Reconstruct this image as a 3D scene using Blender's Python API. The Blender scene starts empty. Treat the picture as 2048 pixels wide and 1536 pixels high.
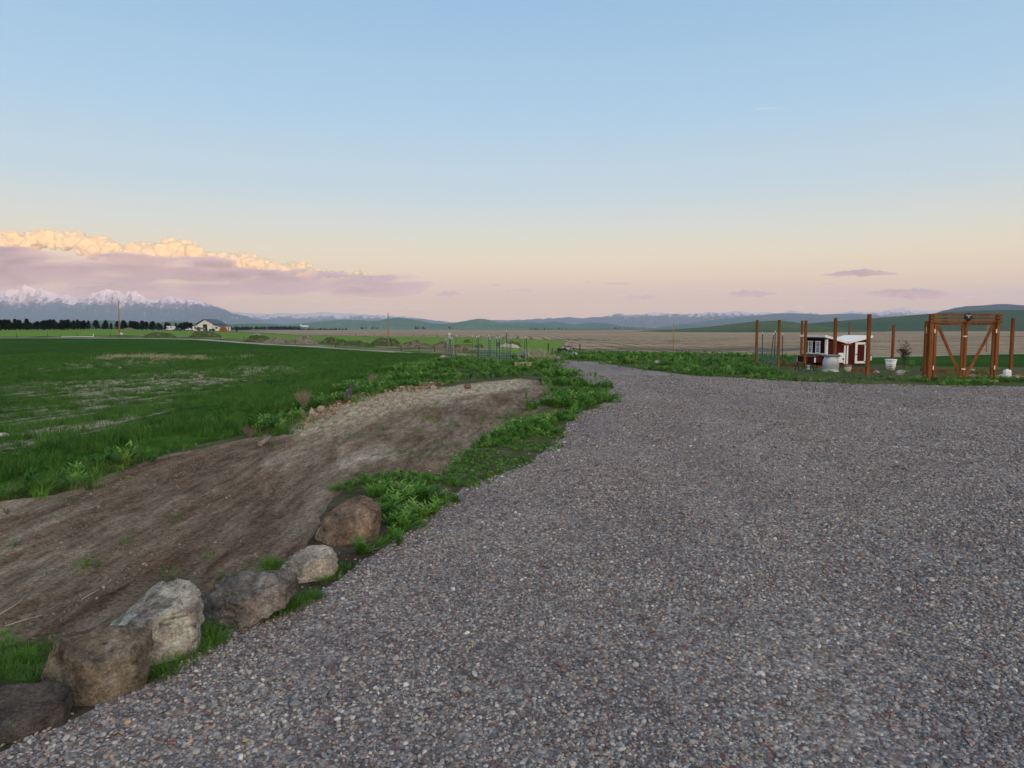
import bpy, math, random
import numpy as np
from mathutils import Vector, Matrix, geometry
R = math.radians
rng = np.random.default_rng(7)
random.seed(7)
scene = bpy.context.scene
COL = scene.collection
# ------------------------------------------------------------------ camera
FPX = 1420.0; PITCH = R(4.55); CAMZ = 1.6
cam_data = bpy.data.cameras.new("camera")
cam = bpy.data.objects.new("camera", cam_data); COL.objects.link(cam)
cam_data.sensor_width = 36.0; cam_data.lens = FPX / 2048 * 36.0
cam_data.clip_start = 0.05; cam_data.clip_end = 200000
cam.location = (0, 0, CAMZ); cam.rotation_euler = (math.pi / 2 - PITCH, 0, 0)
scene.camera = cam
# ------------------------------------------------------------------ sky
SUN_AZ = R(155); SUN_EL = R(1.3)       # clockwise from the view direction (+Y)
sun_dir = Vector((math.sin(SUN_AZ) * math.cos(SUN_EL), math.cos(SUN_AZ) * math.cos(SUN_EL), math.sin(SUN_EL)))
world = bpy.data.worlds.new("World"); scene.world = world; world.use_nodes = True
nt = world.node_tree; nt.nodes.clear()
def lin(r, g, b):
    return tuple(((c / 255) / 12.92 if c / 255 <= 0.04045 else ((c / 255 + 0.055) / 1.055) ** 2.4) for c in (r, g, b))
wo = nt.nodes.new('ShaderNodeOutputWorld'); bg = nt.nodes.new('ShaderNodeBackground')
sky = nt.nodes.new('ShaderNodeTexSky'); sky.sky_type = 'NISHITA'; sky.sun_disc = False
sky.sun_elevation = SUN_EL; sky.sun_rotation = SUN_AZ; sky.dust_density = 2.0; sky.ozone_density = 2.5
tc = nt.nodes.new('ShaderNodeTexCoord'); sp = nt.nodes.new('ShaderNodeSeparateXYZ')
nt.links.new(tc.outputs['Generated'], sp.inputs[0])
asn = nt.nodes.new('ShaderNodeMath'); asn.operation = 'ARCSINE'; nt.links.new(sp.outputs['Z'], asn.inputs[0])
mr = nt.nodes.new('ShaderNodeMapRange'); mr.inputs['From Min'].default_value = 0; mr.inputs['From Max'].default_value = R(45)
nt.links.new(asn.outputs[0], mr.inputs['Value'])
ramp = nt.nodes.new('ShaderNodeValToRGB'); nt.links.new(mr.outputs[0], ramp.inputs[0])
SKY = [(0.0, (250, 200, 178)), (1.6, (255, 203, 168)), (3.4, (255, 211, 176)), (5.2, (246, 219, 190)), (7.6, (222, 221, 206)),
       (10.5, (198, 214, 220)), (16, (174, 206, 228)), (24, (151, 190, 222)), (45, (124, 164, 200))]
cr = ramp.color_ramp
cr.interpolation = 'LINEAR'
while len(cr.elements) < len(SKY): cr.elements.new(0.5)
for e, (a, c) in zip(cr.elements, SKY):
    e.position = a / 45; e.color = (*[q * w for q, w in zip(lin(*c), np.interp(a, (0, 2, 4, 7, 12, 18), (1.22, 1.2, 1.14, 1.1, 1.05, 1.0)) * np.array((1, 1 + .06 * (a < 6), .92 if a < 6 else 1)))], 1)
mixs = nt.nodes.new('ShaderNodeMixRGB'); mixs.blend_type = 'ADD'; mixs.inputs[0].default_value = 1.0
sc_ = nt.nodes.new('ShaderNodeMixRGB'); sc_.blend_type = 'MULTIPLY'; sc_.inputs[0].default_value = 1.0
sc_.inputs[2].default_value = (0.05, 0.05, 0.05, 1)
nt.links.new(sky.outputs[0], sc_.inputs[1]); nt.links.new(ramp.outputs[0], mixs.inputs[1]); nt.links.new(sc_.outputs[0], mixs.inputs[2])
# the afterglow side of the sky, brightest low over the place where the sun went down
vd = nt.nodes.new('ShaderNodeVectorMath'); vd.operation = 'DOT_PRODUCT'; vd.inputs[1].default_value = (math.sin(SUN_AZ), math.cos(SUN_AZ), 0)
nt.links.new(tc.outputs['Generated'], vd.inputs[0])
mr2 = nt.nodes.new('ShaderNodeMapRange'); mr2.interpolation_type = 'SMOOTHSTEP'; mr2.inputs['From Min'].default_value = -0.15; mr2.inputs['From Max'].default_value = 1.0
nt.links.new(vd.outputs['Value'], mr2.inputs['Value'])
rg = nt.nodes.new('ShaderNodeValToRGB'); rg.color_ramp.interpolation = 'EASE'; nt.links.new(asn.outputs[0], rg.inputs[0])
GLOW = [(0.0, (1.0, 0.52, 0.22)), (0.2, (0.85, 0.56, 0.32)), (0.5, (0.50, 0.40, 0.30)), (1.0, (0.10, 0.09, 0.08))]
while len(rg.color_ramp.elements) < len(GLOW): rg.color_ramp.elements.new(0.5)
for e, (a, c) in zip(rg.color_ramp.elements, GLOW): e.position = a; e.color = (*c, 1)
gm = nt.nodes.new('ShaderNodeVectorMath'); gm.operation = 'SCALE'; nt.links.new(rg.outputs[0], gm.inputs[0])
gs = nt.nodes.new('ShaderNodeMath'); gs.operation = 'MULTIPLY'; gs.inputs[1].default_value = 4.5; nt.links.new(mr2.outputs[0], gs.inputs[0]); nt.links.new(gs.outputs[0], gm.inputs['Scale'])
ga = nt.nodes.new('ShaderNodeMixRGB'); ga.blend_type = 'ADD'; ga.inputs[0].default_value = 1.0
nt.links.new(mixs.outputs[0], ga.inputs[1]); nt.links.new(gm.outputs[0], ga.inputs[2])
nt.links.new(ga.outputs[0], bg.inputs[0]); bg.inputs[1].default_value = 1.0
nt.links.new(bg.outputs[0], wo.inputs[0])
# ------------------------------------------------------------------ sun (kept off the foreground by an added, unseen ridge)
sl = bpy.data.lights.new("sun", 'SUN'); sl.energy = 5.0; sl.angle = R(0.5); sl.color = (1.0, 0.33, 0.16)
sun = bpy.data.objects.new("sun", sl); COL.objects.link(sun)
sun.rotation_euler = sun_dir.to_track_quat('Z', 'Y').to_euler()
scene.view_settings.view_transform = 'Standard'; scene.view_settings.look = 'None'
scene.view_settings.exposure = 0.0; scene.view_settings.gamma = 1.0
scene.cycles.use_denoising = True
scene.cycles.max_bounces = 5; scene.cycles.diffuse_bounces = 3; scene.cycles.volume_bounces = 1
scene.cycles.transparent_max_bounces = 24
HAZE_DENSITY = 4.1e-5
# ------------------------------------------------------------------ helpers
CP, SP = math.cos(PITCH), math.sin(PITCH)
def W(px, py, d):                       # the point at depth y = d seen at a pixel of the 2048 x 1536 photograph
    a = (px - 1024) / FPX; b = (768 - py) / FPX
    y = CP + SP * b; z = -SP + CP * b
    return Vector((a / y * d, d, CAMZ + z / y * d))
def U(px): return (px - 1024) / (FPX * 1.0)
def PD(px, d): return (U(px) * d, d)
def h2(ix, iy, s=0):
    n = (ix.astype(np.int64) * 374761393 + iy.astype(np.int64) * 668265263 + s * 982451653) & 0xffffffff
    n = ((n ^ (n >> 13)) * 1274126177) & 0xffffffff
    return ((n ^ (n >> 16)) & 0xffff) / 65535.0
def vnoise(x, y, s=0):
    x = np.asarray(x, float); y = np.asarray(y, float)
    ix = np.floor(x); iy = np.floor(y); fx = x - ix; fy = y - iy
    fx = fx * fx * (3 - 2 * fx); fy = fy * fy * (3 - 2 * fy)
    a = h2(ix, iy, s); b = h2(ix + 1, iy, s); c = h2(ix, iy + 1, s); d = h2(ix + 1, iy + 1, s)
    return (a + (b - a) * fx) + ((c + (d - c) * fx) - (a + (b - a) * fx)) * fy
def fbm(x, y, o=4, s=0):
    r = 0; a = 0.5; f = 1; t = 0
    for i in range(o):
        r = r + a * vnoise(np.asarray(x) * f, np.asarray(y) * f, s + i); t += a; a *= 0.5; f *= 2.03
    return r / t
def v3(p, f, s=0):                      # cheap 3-D noise, -1..1
    x, y, z = p[:, 0] * f, p[:, 1] * f, p[:, 2] * f
    iz = np.floor(z); fz = z - iz; fz = fz * fz * (3 - 2 * fz)
    a = np.zeros(len(x)); b = np.zeros(len(x))
    for k in np.unique(iz):
        m = iz == k
        a[m] = vnoise(x[m], y[m], s + int(k) * 17); b[m] = vnoise(x[m], y[m], s + int(k + 1) * 17)
    return (a + (b - a) * fz) * 2 - 1
def mesh(name, v, f, mats=None, smooth=False):
    me = bpy.data.meshes.new(name); me.from_pydata([tuple(p) for p in v], [], [tuple(q) for q in f]); me.update()
    for m in (mats if isinstance(mats, (list, tuple)) else [mats]):
        if m: me.materials.append(m)
    if smooth: me.polygons.foreach_set('use_smooth', [True] * len(me.polygons))
    return me
def tag(o, label=None, cat=None, group=None, kind=None):
    if label: o['label'] = label
    if cat: o['category'] = cat
    if group: o['group'] = group
    if kind: o['kind'] = kind
    return o
def obj(name, me, parent=None, loc=(0, 0, 0), rz=0):
    o = bpy.data.objects.new(name, me); COL.objects.link(o); o.location = loc; o.rotation_euler = (0, 0, rz)
    if parent: o.parent = parent
    return o
def empty(name, loc, rz=0):
    o = bpy.data.objects.new(name, None); COL.objects.link(o); o.location = loc; o.rotation_euler = (0, 0, rz); o.empty_display_size = 0.2
    return o
class MB:
    def __init__(s): s.v = []; s.f = []; s.sm = []
    def add(s, v, f, smooth=False):
        n = len(s.v); s.v += [tuple(p) for p in v]; s.f += [tuple(i + n for i in q) for q in f]; s.sm += [smooth] * len(f); return s
    def box(s, c, d, rot=None, taper=1.0, bev=0.0):
        x, y, z = d[0] / 2, d[1] / 2, d[2] / 2
        if bev > 0:
            pts = []
            for sx in (-1, 1):
                for sy in (-1, 1):
                    for sz in (-1, 1):
                        pts += [(sx * (x - bev), sy * (y - bev), sz * z), (sx * (x - bev), sy * y, sz * (z - bev)), (sx * x, sy * (y - bev), sz * (z - bev))]
            import bmesh
            bm = bmesh.new(); [bm.verts.new(p) for p in pts]; bmesh.ops.convex_hull(bm, input=bm.verts)
            bm.verts.index_update(); pts = [v.co.copy() for v in bm.verts]; fc = [[v.index for v in f.verts] for f in bm.faces]; bm.free()
        else:
            pts = [Vector((sx * x * (taper if sz > 0 else 1), sy * y * (taper if sz > 0 else 1), sz * z)) for sx in (-1, 1) for sy in (-1, 1) for sz in (-1, 1)]
            fc = [(0, 1, 3, 2), (4, 6, 7, 5), (0, 4, 5, 1), (2, 3, 7, 6), (0, 2, 6, 4), (1, 5, 7, 3)]
        if rot is not None: pts = [rot @ Vector(p) for p in pts]
        return s.add([(p[0] + c[0], p[1] + c[1], p[2] + c[2]) for p in pts], fc)
    def bar(s, a, b, w, h=None):
        a, b = Vector(a), Vector(b); h = h or w; q = (b - a).to_track_quat('Z', 'Y').to_matrix()
        return s.box((a + b) / 2, (w, h, (b - a).length), q)
    def tube(s, pts, r, n=8, cap=True):
        pts = [Vector(p) for p in pts]; rs = r if isinstance(r, (list, tuple)) else [r] * len(pts); v = []; f = []
        for i, p in enumerate(pts):
            t = (pts[min(i + 1, len(pts) - 1)] - pts[max(i - 1, 0)]); q = t.to_track_quat('Z', 'Y').to_matrix()
            for k in range(n):
                a = 2 * math.pi * k / n; v.append(p + q @ Vector((math.cos(a) * rs[i], math.sin(a) * rs[i], 0)))
        for i in range(len(pts) - 1):
            for k in range(n):
                f.append((i * n + k, i * n + (k + 1) % n, (i + 1) * n + (k + 1) % n, (i + 1) * n + k))
        s.add(v, f, True)
        if cap and n > 2:
            m = len(s.v) - len(v); s.f.append(tuple(m + k for k in range(n))[::-1]); s.f.append(tuple(m + len(v) - n + k for k in range(n))); s.sm += [False, False]
        return s
    def lathe(s, prof, c=(0, 0, 0), n=24, sx=1, sy=1):
        v = []; f = []
        for r, z in prof:
            for k in range(n):
                a = 2 * math.pi * k / n; v.append((c[0] + math.cos(a) * r * sx, c[1] + math.sin(a) * r * sy, c[2] + z))
        for i in range(len(prof) - 1):
            for k in range(n): f.append((i * n + k, i * n + (k + 1) % n, (i + 1) * n + (k + 1) % n, (i + 1) * n + k))
        s.add(v, f, True); m = len(s.v) - len(v)
        s.f.append(tuple(m + k for k in range(n))[::-1]); s.f.append(tuple(len(s.v) - n + k for k in range(n))); s.sm += [False, False]
        return s
    def prism(s, poly, y0, y1):          # polygon in x,z extruded along y
        n = len(poly); v = [(p[0], y0, p[1]) for p in poly] + [(p[0], y1, p[1]) for p in poly]
        f = [tuple(range(n)), tuple(range(2 * n - 1, n - 1, -1))] + [(i, i + n, (i + 1) % n + n, (i + 1) % n) for i in range(n)]
        return s.add(v, f)
    def build(s, name, mat, parent=None, loc=(0, 0, 0), rz=0):
        me = mesh(name, s.v, s.f, mat); me.polygons.foreach_set('use_smooth', s.sm)
        return obj(name, me, parent, loc, rz)
def copy_tree(o, parent=None):
    c = o.copy(); COL.objects.link(c)
    if parent: c.parent = parent
    for ch in [x for x in o.children]: copy_tree(ch, c)
    return c
# ------------------------------------------------------------------ materials
class NT:
    def __init__(s, name):
        s.m = bpy.data.materials.new(name); s.m.use_nodes = True; s.n = s.m.node_tree.nodes; s.l = s.m.node_tree.links
        s.b = s.n.get('Principled BSDF'); s.b.inputs['Roughness'].default_value = 0.9
        s.b.inputs['Specular IOR Level'].default_value = 0.02
        s.geo = s.n.new('ShaderNodeNewGeometry'); s.tc = s.n.new('ShaderNodeTexCoord'); s.co = s.geo.outputs['Position']
    def node(s, t, **k):
        n = s.n.new(t)
        for a, v in k.items(): setattr(n, a, v)
        return n
    def scale(s, src, sc, rot=(0, 0, 0)):
        n = s.node('ShaderNodeMapping'); n.inputs['Scale'].default_value = sc if isinstance(sc, tuple) else (sc,) * 3
        n.inputs['Rotation'].default_value = rot; s.l.new(src, n.inputs[0]); return n.outputs[0]
    def noise(s, sc, det=4, rough=0.6, src=None, dist=0):
        n = s.node('ShaderNodeTexNoise'); n.inputs['Scale'].default_value = sc; n.inputs['Detail'].default_value = det
        n.inputs['Roughness'].default_value = rough; n.inputs['Distortion'].default_value = dist
        s.l.new(src if src is not None else s.co, n.inputs['Vector']); return n.outputs['Fac']
    def voro(s, sc, src=None, feat='F1', out='Distance', rand=1):
        n = s.node('ShaderNodeTexVoronoi'); n.feature = feat; n.inputs['Scale'].default_value = sc
        n.inputs['Randomness'].default_value = rand
        s.l.new(src if src is not None else s.co, n.inputs['Vector']); return n.outputs[out]
    def ramp(s, fac, els, interp='LINEAR'):
        n = s.node('ShaderNodeValToRGB'); cr = n.color_ramp; cr.interpolation = interp
        while len(cr.elements) < len(els): cr.elements.new(0.5)
        for e, (p, c) in zip(cr.elements, els):
            e.position = p; e.color = (*c, 1) if isinstance(c, (tuple, list)) else (c, c, c, 1)
        s.l.new(fac, n.inputs[0]); return n.outputs[0]
    def mix(s, fac, a, b, mode='MIX'):
        n = s.node('ShaderNodeMixRGB'); n.blend_type = mode
        for i, x in enumerate((fac, a, b)):
            if isinstance(x, (int, float)): n.inputs[i].default_value = x if i == 0 else (x, x, x, 1)
            elif isinstance(x, tuple): n.inputs[i].default_value = (*x, 1)
            else: s.l.new(x, n.inputs[i])
        return n.outputs[0]
    def math(s, op, a, b=None, clamp=False):
        n = s.node('ShaderNodeMath'); n.operation = op; n.use_clamp = clamp
        for i, x in enumerate((a, b)):
            if x is None: continue
            if isinstance(x, (int, float)): n.inputs[i].default_value = x
            else: s.l.new(x, n.inputs[i])
        return n.outputs[0]
    def attr(s, name, out='Fac', typ='GEOMETRY'):
        n = s.node('ShaderNodeAttribute'); n.attribute_name = name; n.attribute_type = typ; return n.outputs[out]
    def bump(s, h, dist, strength=1.0):
        n = s.node('ShaderNodeBump'); n.inputs['Distance'].default_value = dist; n.inputs['Strength'].default_value = strength
        s.l.new(h, n.inputs['Height']); s.l.new(n.outputs[0], s.b.inputs['Normal']); return n
    def color(s, c):
        if isinstance(c, tuple): s.b.inputs['Base Color'].default_value = (*c, 1)
        else: s.l.new(c, s.b.inputs['Base Color'])
        return s
    def obco(s): return s.tc.outputs['Object']
def simple(name, c, rough=0.8, var=0.25, sc=8, metal=0, spec=0.25, bump=0.0):
    t = NT(name); n = t.noise(sc, 5, 0.65, t.obco())
    t.color(t.mix(1.0, tuple(c), t.ramp(n, [(0.25, 1 - var), (0.75, 1 + var * 0.6)]), 'MULTIPLY'))
    t.b.inputs['Roughness'].default_value = rough; t.b.inputs['Metallic'].default_value = metal; t.b.inputs['Specular IOR Level'].default_value = spec
    if bump: t.bump(n, bump)
    return t.m
# ------------------------------------------------------------------ terrain height
TAB = {
 -400: [(8, -.1), (15, -.5), (25, -1.1), (50, -1.8), (100, -2.4), (200, -1.6), (250, -.9), (330, .1), (420, 0.2), (700, -2), (1500, -8), (4000, -12)],
 0: [(8, 0), (12, -.45), (25, -1.2), (50, -1.9), (100, -2.5), (200, -1.55), (250, -.9), (330, .1), (420, 0.3), (700, -2), (1500, -8), (4000, -12)],
 200: [(9, 0), (14, -.5), (25, -1.2), (50, -1.9), (100, -2.5), (200, -1.5), (250, -.5), (330, .4), (420, 0.5), (700, -2), (1500, -8), (4000, -12)],
 400: [(10, 0), (16, -.5), (25, -1.1), (50, -1.9), (100, -2.6), (180, -1.9), (200, -1.5), (300, -.9), (440, -.4), (520, -.5), (700, -3), (1500, -8), (4000, -12)],
 600: [(12, 0), (20, -.8), (40, -1.7), (80, -2.4), (140, -2.4), (180, -2.3), (250, -2.1), (350, -2.3), (500, -3.4), (700, -4), (1500, -6), (4000, -12)],
 800: [(20, 0), (27, -.4), (40, -1.5), (80, -2.6), (135, -2.9), (200, -3.7), (280, -3.7), (400, -3.9), (700, -4.5), (1500, -6), (4000, -12)],
 1000: [(36, 0), (60, -1.2), (120, -3.2), (140, -3.4), (200, -4.2), (320, -4.6), (400, -4.7), (700, -5), (1500, -7), (4000, -12)],
 1130: [(38, 0), (60, -.6), (80, -1.6), (160, -4.6), (240, -6), (400, -6.4), (700, -6.5), (1500, -7), (4000, -12)],
 1400: [(38, 0), (55, -.5), (62, -.75), (85, -2.0), (237, -6.4), (400, -7), (1000, -7.5), (4000, -12)],
 1750: [(28, 0), (60, -1.3), (100, -2.7), (130, -3.5), (200, -5), (400, -6), (1000, -6), (4000, -12)],
 2048: [(28, 0), (35, -.4), (60, -1.5), (100, -2.6), (130, -3.1), (180, -4.6), (300, -5.5), (1000, -5), (4000, -12)],
 2500: [(28, 0), (35, -.4), (60, -1.5), (100, -2.6), (130, -3.1), (180, -4.6), (300, -5.5), (1000, -5), (4000, -12)]}
TK = sorted(TAB); TU = np.array([U(k) for k in TK])
def zpx(px, py):                        # unproject onto z = 0
    a = (px - 1024) / FPX; b = (768 - py) / FPX; y = CP + SP * b; z = -SP + CP * b; t = CAMZ / -z
    return (a * t, y * t)
PADL = [(-400, 1090), (0, 990), (200, 945), (330, 905), (480, 872), (560, 855), (640, 820), (700, 795), (780, 768), (850, 745), (890, 726), (940, 717),
        (1150, 714.5), (1300, 715), (1500, 717), (1600, 722), (1750, 732), (2048, 738), (2500, 746)]
PAD = [zpx(*p) for p in PADL] + [(70, 5), (70, -60), (-70, -60), (-20, -3)]
DIRT = [(-400, 1085), (-200, 1035), (0, 1002), (110, 990), (190, 958), (300, 918), (400, 898), (470, 882), (560, 860), (640, 828), (700, 802), (730, 787), (850, 779), (950, 766), (1040, 757),
        (1095, 764), (1106, 790), (1095, 815), (1020, 850), (950, 885), (905, 930), (880, 948), (760, 948), (700, 972), (655, 1010), (632, 1060), (600, 1110), (560, 1140), (500, 1160), (415, 1190), (330, 1180), (240, 1240), (120, 1285), (0, 1290), (-300, 1330)]
DIRTW = [zpx(*p) for p in DIRT]
def inpoly(poly, x, y):
    x = np.asarray(x); y = np.asarray(y); r = np.zeros(x.shape, bool); n = len(poly)
    for i in range(n):
        x1, y1 = poly[i]; x2, y2 = poly[(i + 1) % n]
        if y1 == y2: continue
        c = ((y1 > y) != (y2 > y)) & (x < (x2 - x1) * (y - y1) / (y2 - y1) + x1); r ^= c
    return r
def pdist(poly, x, y, closed=True):
    d = np.full(np.shape(x), 1e9); n = len(poly)
    for i in range(n if closed else n - 1):
        x1, y1 = poly[i]; x2, y2 = poly[(i + 1) % n]; dx, dy = x2 - x1, y2 - y1
        t = np.clip(((x - x1) * dx + (y - y1) * dy) / (dx * dx + dy * dy + 1e-12), 0, 1)
        d = np.minimum(d, np.hypot(x - x1 - t * dx, y - y1 - t * dy))
    return d
def sstep(a, b, x):
    t = np.clip((x - a) / (b - a), 0, 1); return t * t * (3 - 2 * t)
def H(x, y):
    x = np.atleast_1d(np.asarray(x, float)); y = np.atleast_1d(np.asarray(y, float))
    az = np.arctan2(x, y); d = np.where(np.abs(az) < 0.9, y, np.hypot(x, y) * 0.62); d = np.maximum(d, 0.5)
    u = np.clip(np.tan(np.clip(az, -0.9, 0.9)), TU[0], TU[-1])
    cols = np.array([np.interp(np.log(d), np.log([p[0] for p in TAB[k]]), [p[1] for p in TAB[k]]) for k in TK])
    i = np.clip(np.searchsorted(TU, u) - 1, 0, len(TU) - 2); t = (u - TU[i]) / (TU[i + 1] - TU[i]); t = t * t * (3 - 2 * t)
    ar = np.arange(len(x)); z = cols[i, ar] * (1 - t) + cols[i + 1, ar] * t
    avg = (cols[0] + cols[-1]) / 2; w = sstep(1.2, 2.6, np.abs(az)); z = z * (1 - w) + avg * w
    near = np.hypot(x, y) < 400
    q = np.ones(len(x))
    if near.any():
        xs, ys = x[near], y[near]; s = pdist(PAD, xs, ys); s = np.where(inpoly(PAD, xs, ys), 0, s); q[near] = sstep(-2, 9, s) - sstep(-2, 9, 0.0) * (s <= 0)
        q[near] = np.where(s > 0, (sstep(-2, 9, s) - sstep(-2, 9, 0.0)) / (1 - sstep(-2, 9, 0.0)), 0)
    z = z * q
    amp = np.clip(np.hypot(x, y) / 400, 0, 1) * 0.5
    z = z + q * ((fbm(x / 9, y / 9, 3, 5) - 0.5) * 0.16 * np.clip(d / 30, 0, 1) + (fbm(x / 70, y / 70, 3, 9) - 0.5) * amp)
    if near.any():
        m = near & (x < 0.5) & (y > 1.5) & (y < 32)
        if m.any():
            xs, ys = x[m], y[m]; s = np.clip(pdist(DIRTW, xs, ys) / .35, 0, 1) * inpoly(DIRTW, xs, ys)
            z[m] += s * ((fbm(xs * 4.2, ys * .55, 3, 71) - .5) * .085 + (fbm(xs * 11, ys * 4, 3, 73) - .5) * .035)
    return z
def H1(x, y): return float(H(x, y)[0])
def G(px, py, d0=2.0, d1=900):          # first terrain hit of a pixel ray
    d = np.exp(np.linspace(math.log(d0), math.log(d1), 1500)); p = W(px, py, 1.0)
    z = CAMZ + (p.z - CAMZ) * d; h = H(p.x * d, d); k = np.argmax(z < h)
    if not (z < h).any(): k = len(d) - 1
    a, b = d[max(k - 1, 0)], d[k]
    for _ in range(20):
        m = (a + b) / 2
        if CAMZ + (p.z - CAMZ) * m < H1(p.x * m, m): b = m
        else: a = m
    return Vector((p.x * a, a, H1(p.x * a, a)))
# ------------------------------------------------------------------ ground materials
def m_gravel():
    t = NT("gravel"); 
    cell = t.voro(46, feat='F1', out='Color'); dist = t.voro(46); 
    cell2 = t.voro(17, out='Color'); s = t.node('ShaderNodeSeparateColor'); t.l.new(cell, s.inputs[0])
    s2 = t.node('ShaderNodeSeparateColor'); t.l.new(cell2, s2.inputs[0])
    c = t.ramp(s.outputs[0], PEB, 'CONSTANT'); c2 = t.ramp(s2.outputs[1], PEB, 'CONSTANT')
    c = t.mix(0.22, c, c2)
    big = t.noise(0.35, 4); c = t.mix(1.0, c, t.ramp(big, [(0.3, (0.80, 0.80, 0.82)), (0.7, (1.1, 1.07, 1.04))]), 'MULTIPLY')
    pat = t.noise(1.3, 4, 0.7); c = t.mix(1.0, c, t.ramp(pat, [(0.35, (0.88, 0.86, 0.88)), (0.65, (1.08, 1.08, 1.06))]), 'MULTIPLY')
    trk = t.noise(1.0, 3, 0.5, t.scale(t.co, (0.9, 0.10, 1.0), (0, 0, R(-24)))); c = t.mix(1.0, c, t.ramp(trk, [(0.42, 0.9), (0.6, 1.08)]), 'MULTIPLY')
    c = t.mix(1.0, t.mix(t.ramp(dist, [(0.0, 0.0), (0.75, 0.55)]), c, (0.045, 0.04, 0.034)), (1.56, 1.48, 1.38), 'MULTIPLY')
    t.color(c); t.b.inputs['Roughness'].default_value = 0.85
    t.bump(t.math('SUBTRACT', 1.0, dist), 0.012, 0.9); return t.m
PEB = [(0.0, (0.245, 0.232, 0.232)), (0.15, (0.155, 0.142, 0.147)), (0.28, (0.34, 0.318, 0.305)), (0.42, (0.115, 0.114, 0.122)), (0.55, (0.285, 0.235, 0.222)),
       (0.66, (0.18, 0.13, 0.13)), (0.74, (0.40, 0.383, 0.37)), (0.83, (0.215, 0.235, 0.262)), (0.94, (0.55, 0.525, 0.50)), (0.965, (0.38, 0.285, 0.19)), (0.982, (0.20, 0.095, 0.088))]
def m_dirt():
    t = NT("dirt")
    st = t.scale(t.co, (1.0, 0.2, 1.0), (0, 0, R(6)))
    a = t.noise(2.2, 6, 0.68, st, 0.6); b = t.noise(0.5, 3, 0.5); f = t.noise(30, 8, 0.85); g = t.noise(10, 5, 0.75, st)
    c = t.ramp(a, [(0.34, (0.15, 0.105, 0.068)), (0.45, (0.26, 0.195, 0.135)), (0.56, (0.41, 0.33, 0.24)), (0.68, (0.56, 0.47, 0.355))])
    c = t.mix(t.ramp(b, [(0.4, 0.0), (0.62, 0.6)]), c, (0.15, 0.095, 0.062))
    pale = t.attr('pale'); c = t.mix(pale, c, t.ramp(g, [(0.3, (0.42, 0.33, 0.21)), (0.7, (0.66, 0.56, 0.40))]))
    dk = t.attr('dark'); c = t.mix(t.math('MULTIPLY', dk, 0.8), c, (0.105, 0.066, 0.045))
    c = t.mix(1.0, c, t.ramp(f, [(0.38, 0.40), (0.62, 1.5)]), 'MULTIPLY'); c = t.mix(1.0, c, t.ramp(g, [(0.36, 0.62), (0.64, 1.25)]), 'MULTIPLY')
    peb = t.voro(28); cc = t.voro(28, out='Color'); s = t.node('ShaderNodeSeparateColor'); t.l.new(cc, s.inputs[0])
    m = t.math('MULTIPLY', t.ramp(peb, [(0.22, 1.0), (0.3, 0.0)]), t.ramp(s.outputs[0], [(0.93, 0.0), (0.94, 0.6)])); c = t.mix(m, c, (0.34, 0.29, 0.25))
    t.color(c)
    hh = t.math('ADD', t.math('MULTIPLY', a, 1.0), t.math('ADD', t.math('MULTIPLY', f, 0.22), t.math('MULTIPLY', g, 0.5)))
    t.bump(hh, 0.11, 1.0); return t.m
def m_verge():
    t = NT("verge_soil"); a = t.noise(3.5, 5, 0.7); f = t.noise(30, 5, 0.75); b = t.noise(0.6, 4, 0.6)
    c = t.ramp(a, [(0.35, (0.05, 0.085, 0.025)), (0.5, (0.085, 0.10, 0.04)), (0.64, (0.15, 0.12, 0.085))])
    c = t.mix(t.ramp(b, [(0.5, 0.0), (0.66, 0.7)]), c, (0.13, 0.13, 0.06))
    ln = t.node('ShaderNodeVectorMath', operation='LENGTH'); t.l.new(t.co, ln.inputs[0]); nr = t.ramp(t.math('MULTIPLY', ln.outputs['Value'], 0.05), [(0.28, 1.0), (0.42, 0.0)])
    c = t.mix(nr, c, t.ramp(a, [(0.35, (0.04, 0.035, 0.025)), (0.65, (0.13, 0.10, 0.075))]))
    c = t.mix(1.0, c, t.ramp(f, [(0.3, 0.55), (0.7, 1.4)]), 'MULTIPLY'); t.color(c); t.bump(f, 0.03); return t.m
def m_wheat():
    t = NT("wheat_field"); rot = R(5)
    row = t.noise(1.0, 5, 0.7, t.scale(t.co, (1.6, 0.10, 1), (0, 0, rot)), 0.4)
    pat = t.noise(0.11, 5, 0.6, t.scale(t.co, (1, 0.5, 1), (0, 0, rot))); f = t.noise(12, 6, 0.85); big = t.noise(0.03, 3)
    g = t.ramp(row, [(0.3, (0.016, 0.052, 0.004)), (0.5, (0.026, 0.080, 0.006)), (0.72, (0.048, 0.12, 0.010))])
    g = t.mix(1.0, g, t.ramp(big, [(0.35, 0.8), (0.65, 1.2)]), 'MULTIPLY')
    soil = t.ramp(f, [(0.3, (0.27, 0.215, 0.145)), (0.7, (0.52, 0.44, 0.32))])
    bare = t.attr('bare')
    thr = t.math('ADD', t.math('MULTIPLY', bare, 0.55), t.math('ADD', t.math('MULTIPLY', row, 0.75), t.math('MULTIPLY', f, 0.55)))
    m = t.ramp(thr, [(0.84, 0.0), (1.0, 0.9)])
    c = t.mix(m, g, soil)
    lt = t.attr('light'); c = t.mix(lt, c, (0.085, 0.19, 0.03))
    far_ = t.noise(1.6, 5, 0.8, t.scale(t.co, (1, 0.35, 1))); c = t.mix(1.0, c, t.ramp(far_, [(0.35, 0.72), (0.65, 1.28)]), 'MULTIPLY')
    c = t.mix(1.0, c, t.ramp(f, [(0.35, 0.5), (0.65, 1.4)]), 'MULTIPLY'); t.color(c); t.bump(f, 0.06, 0.8); return t.m
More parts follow.
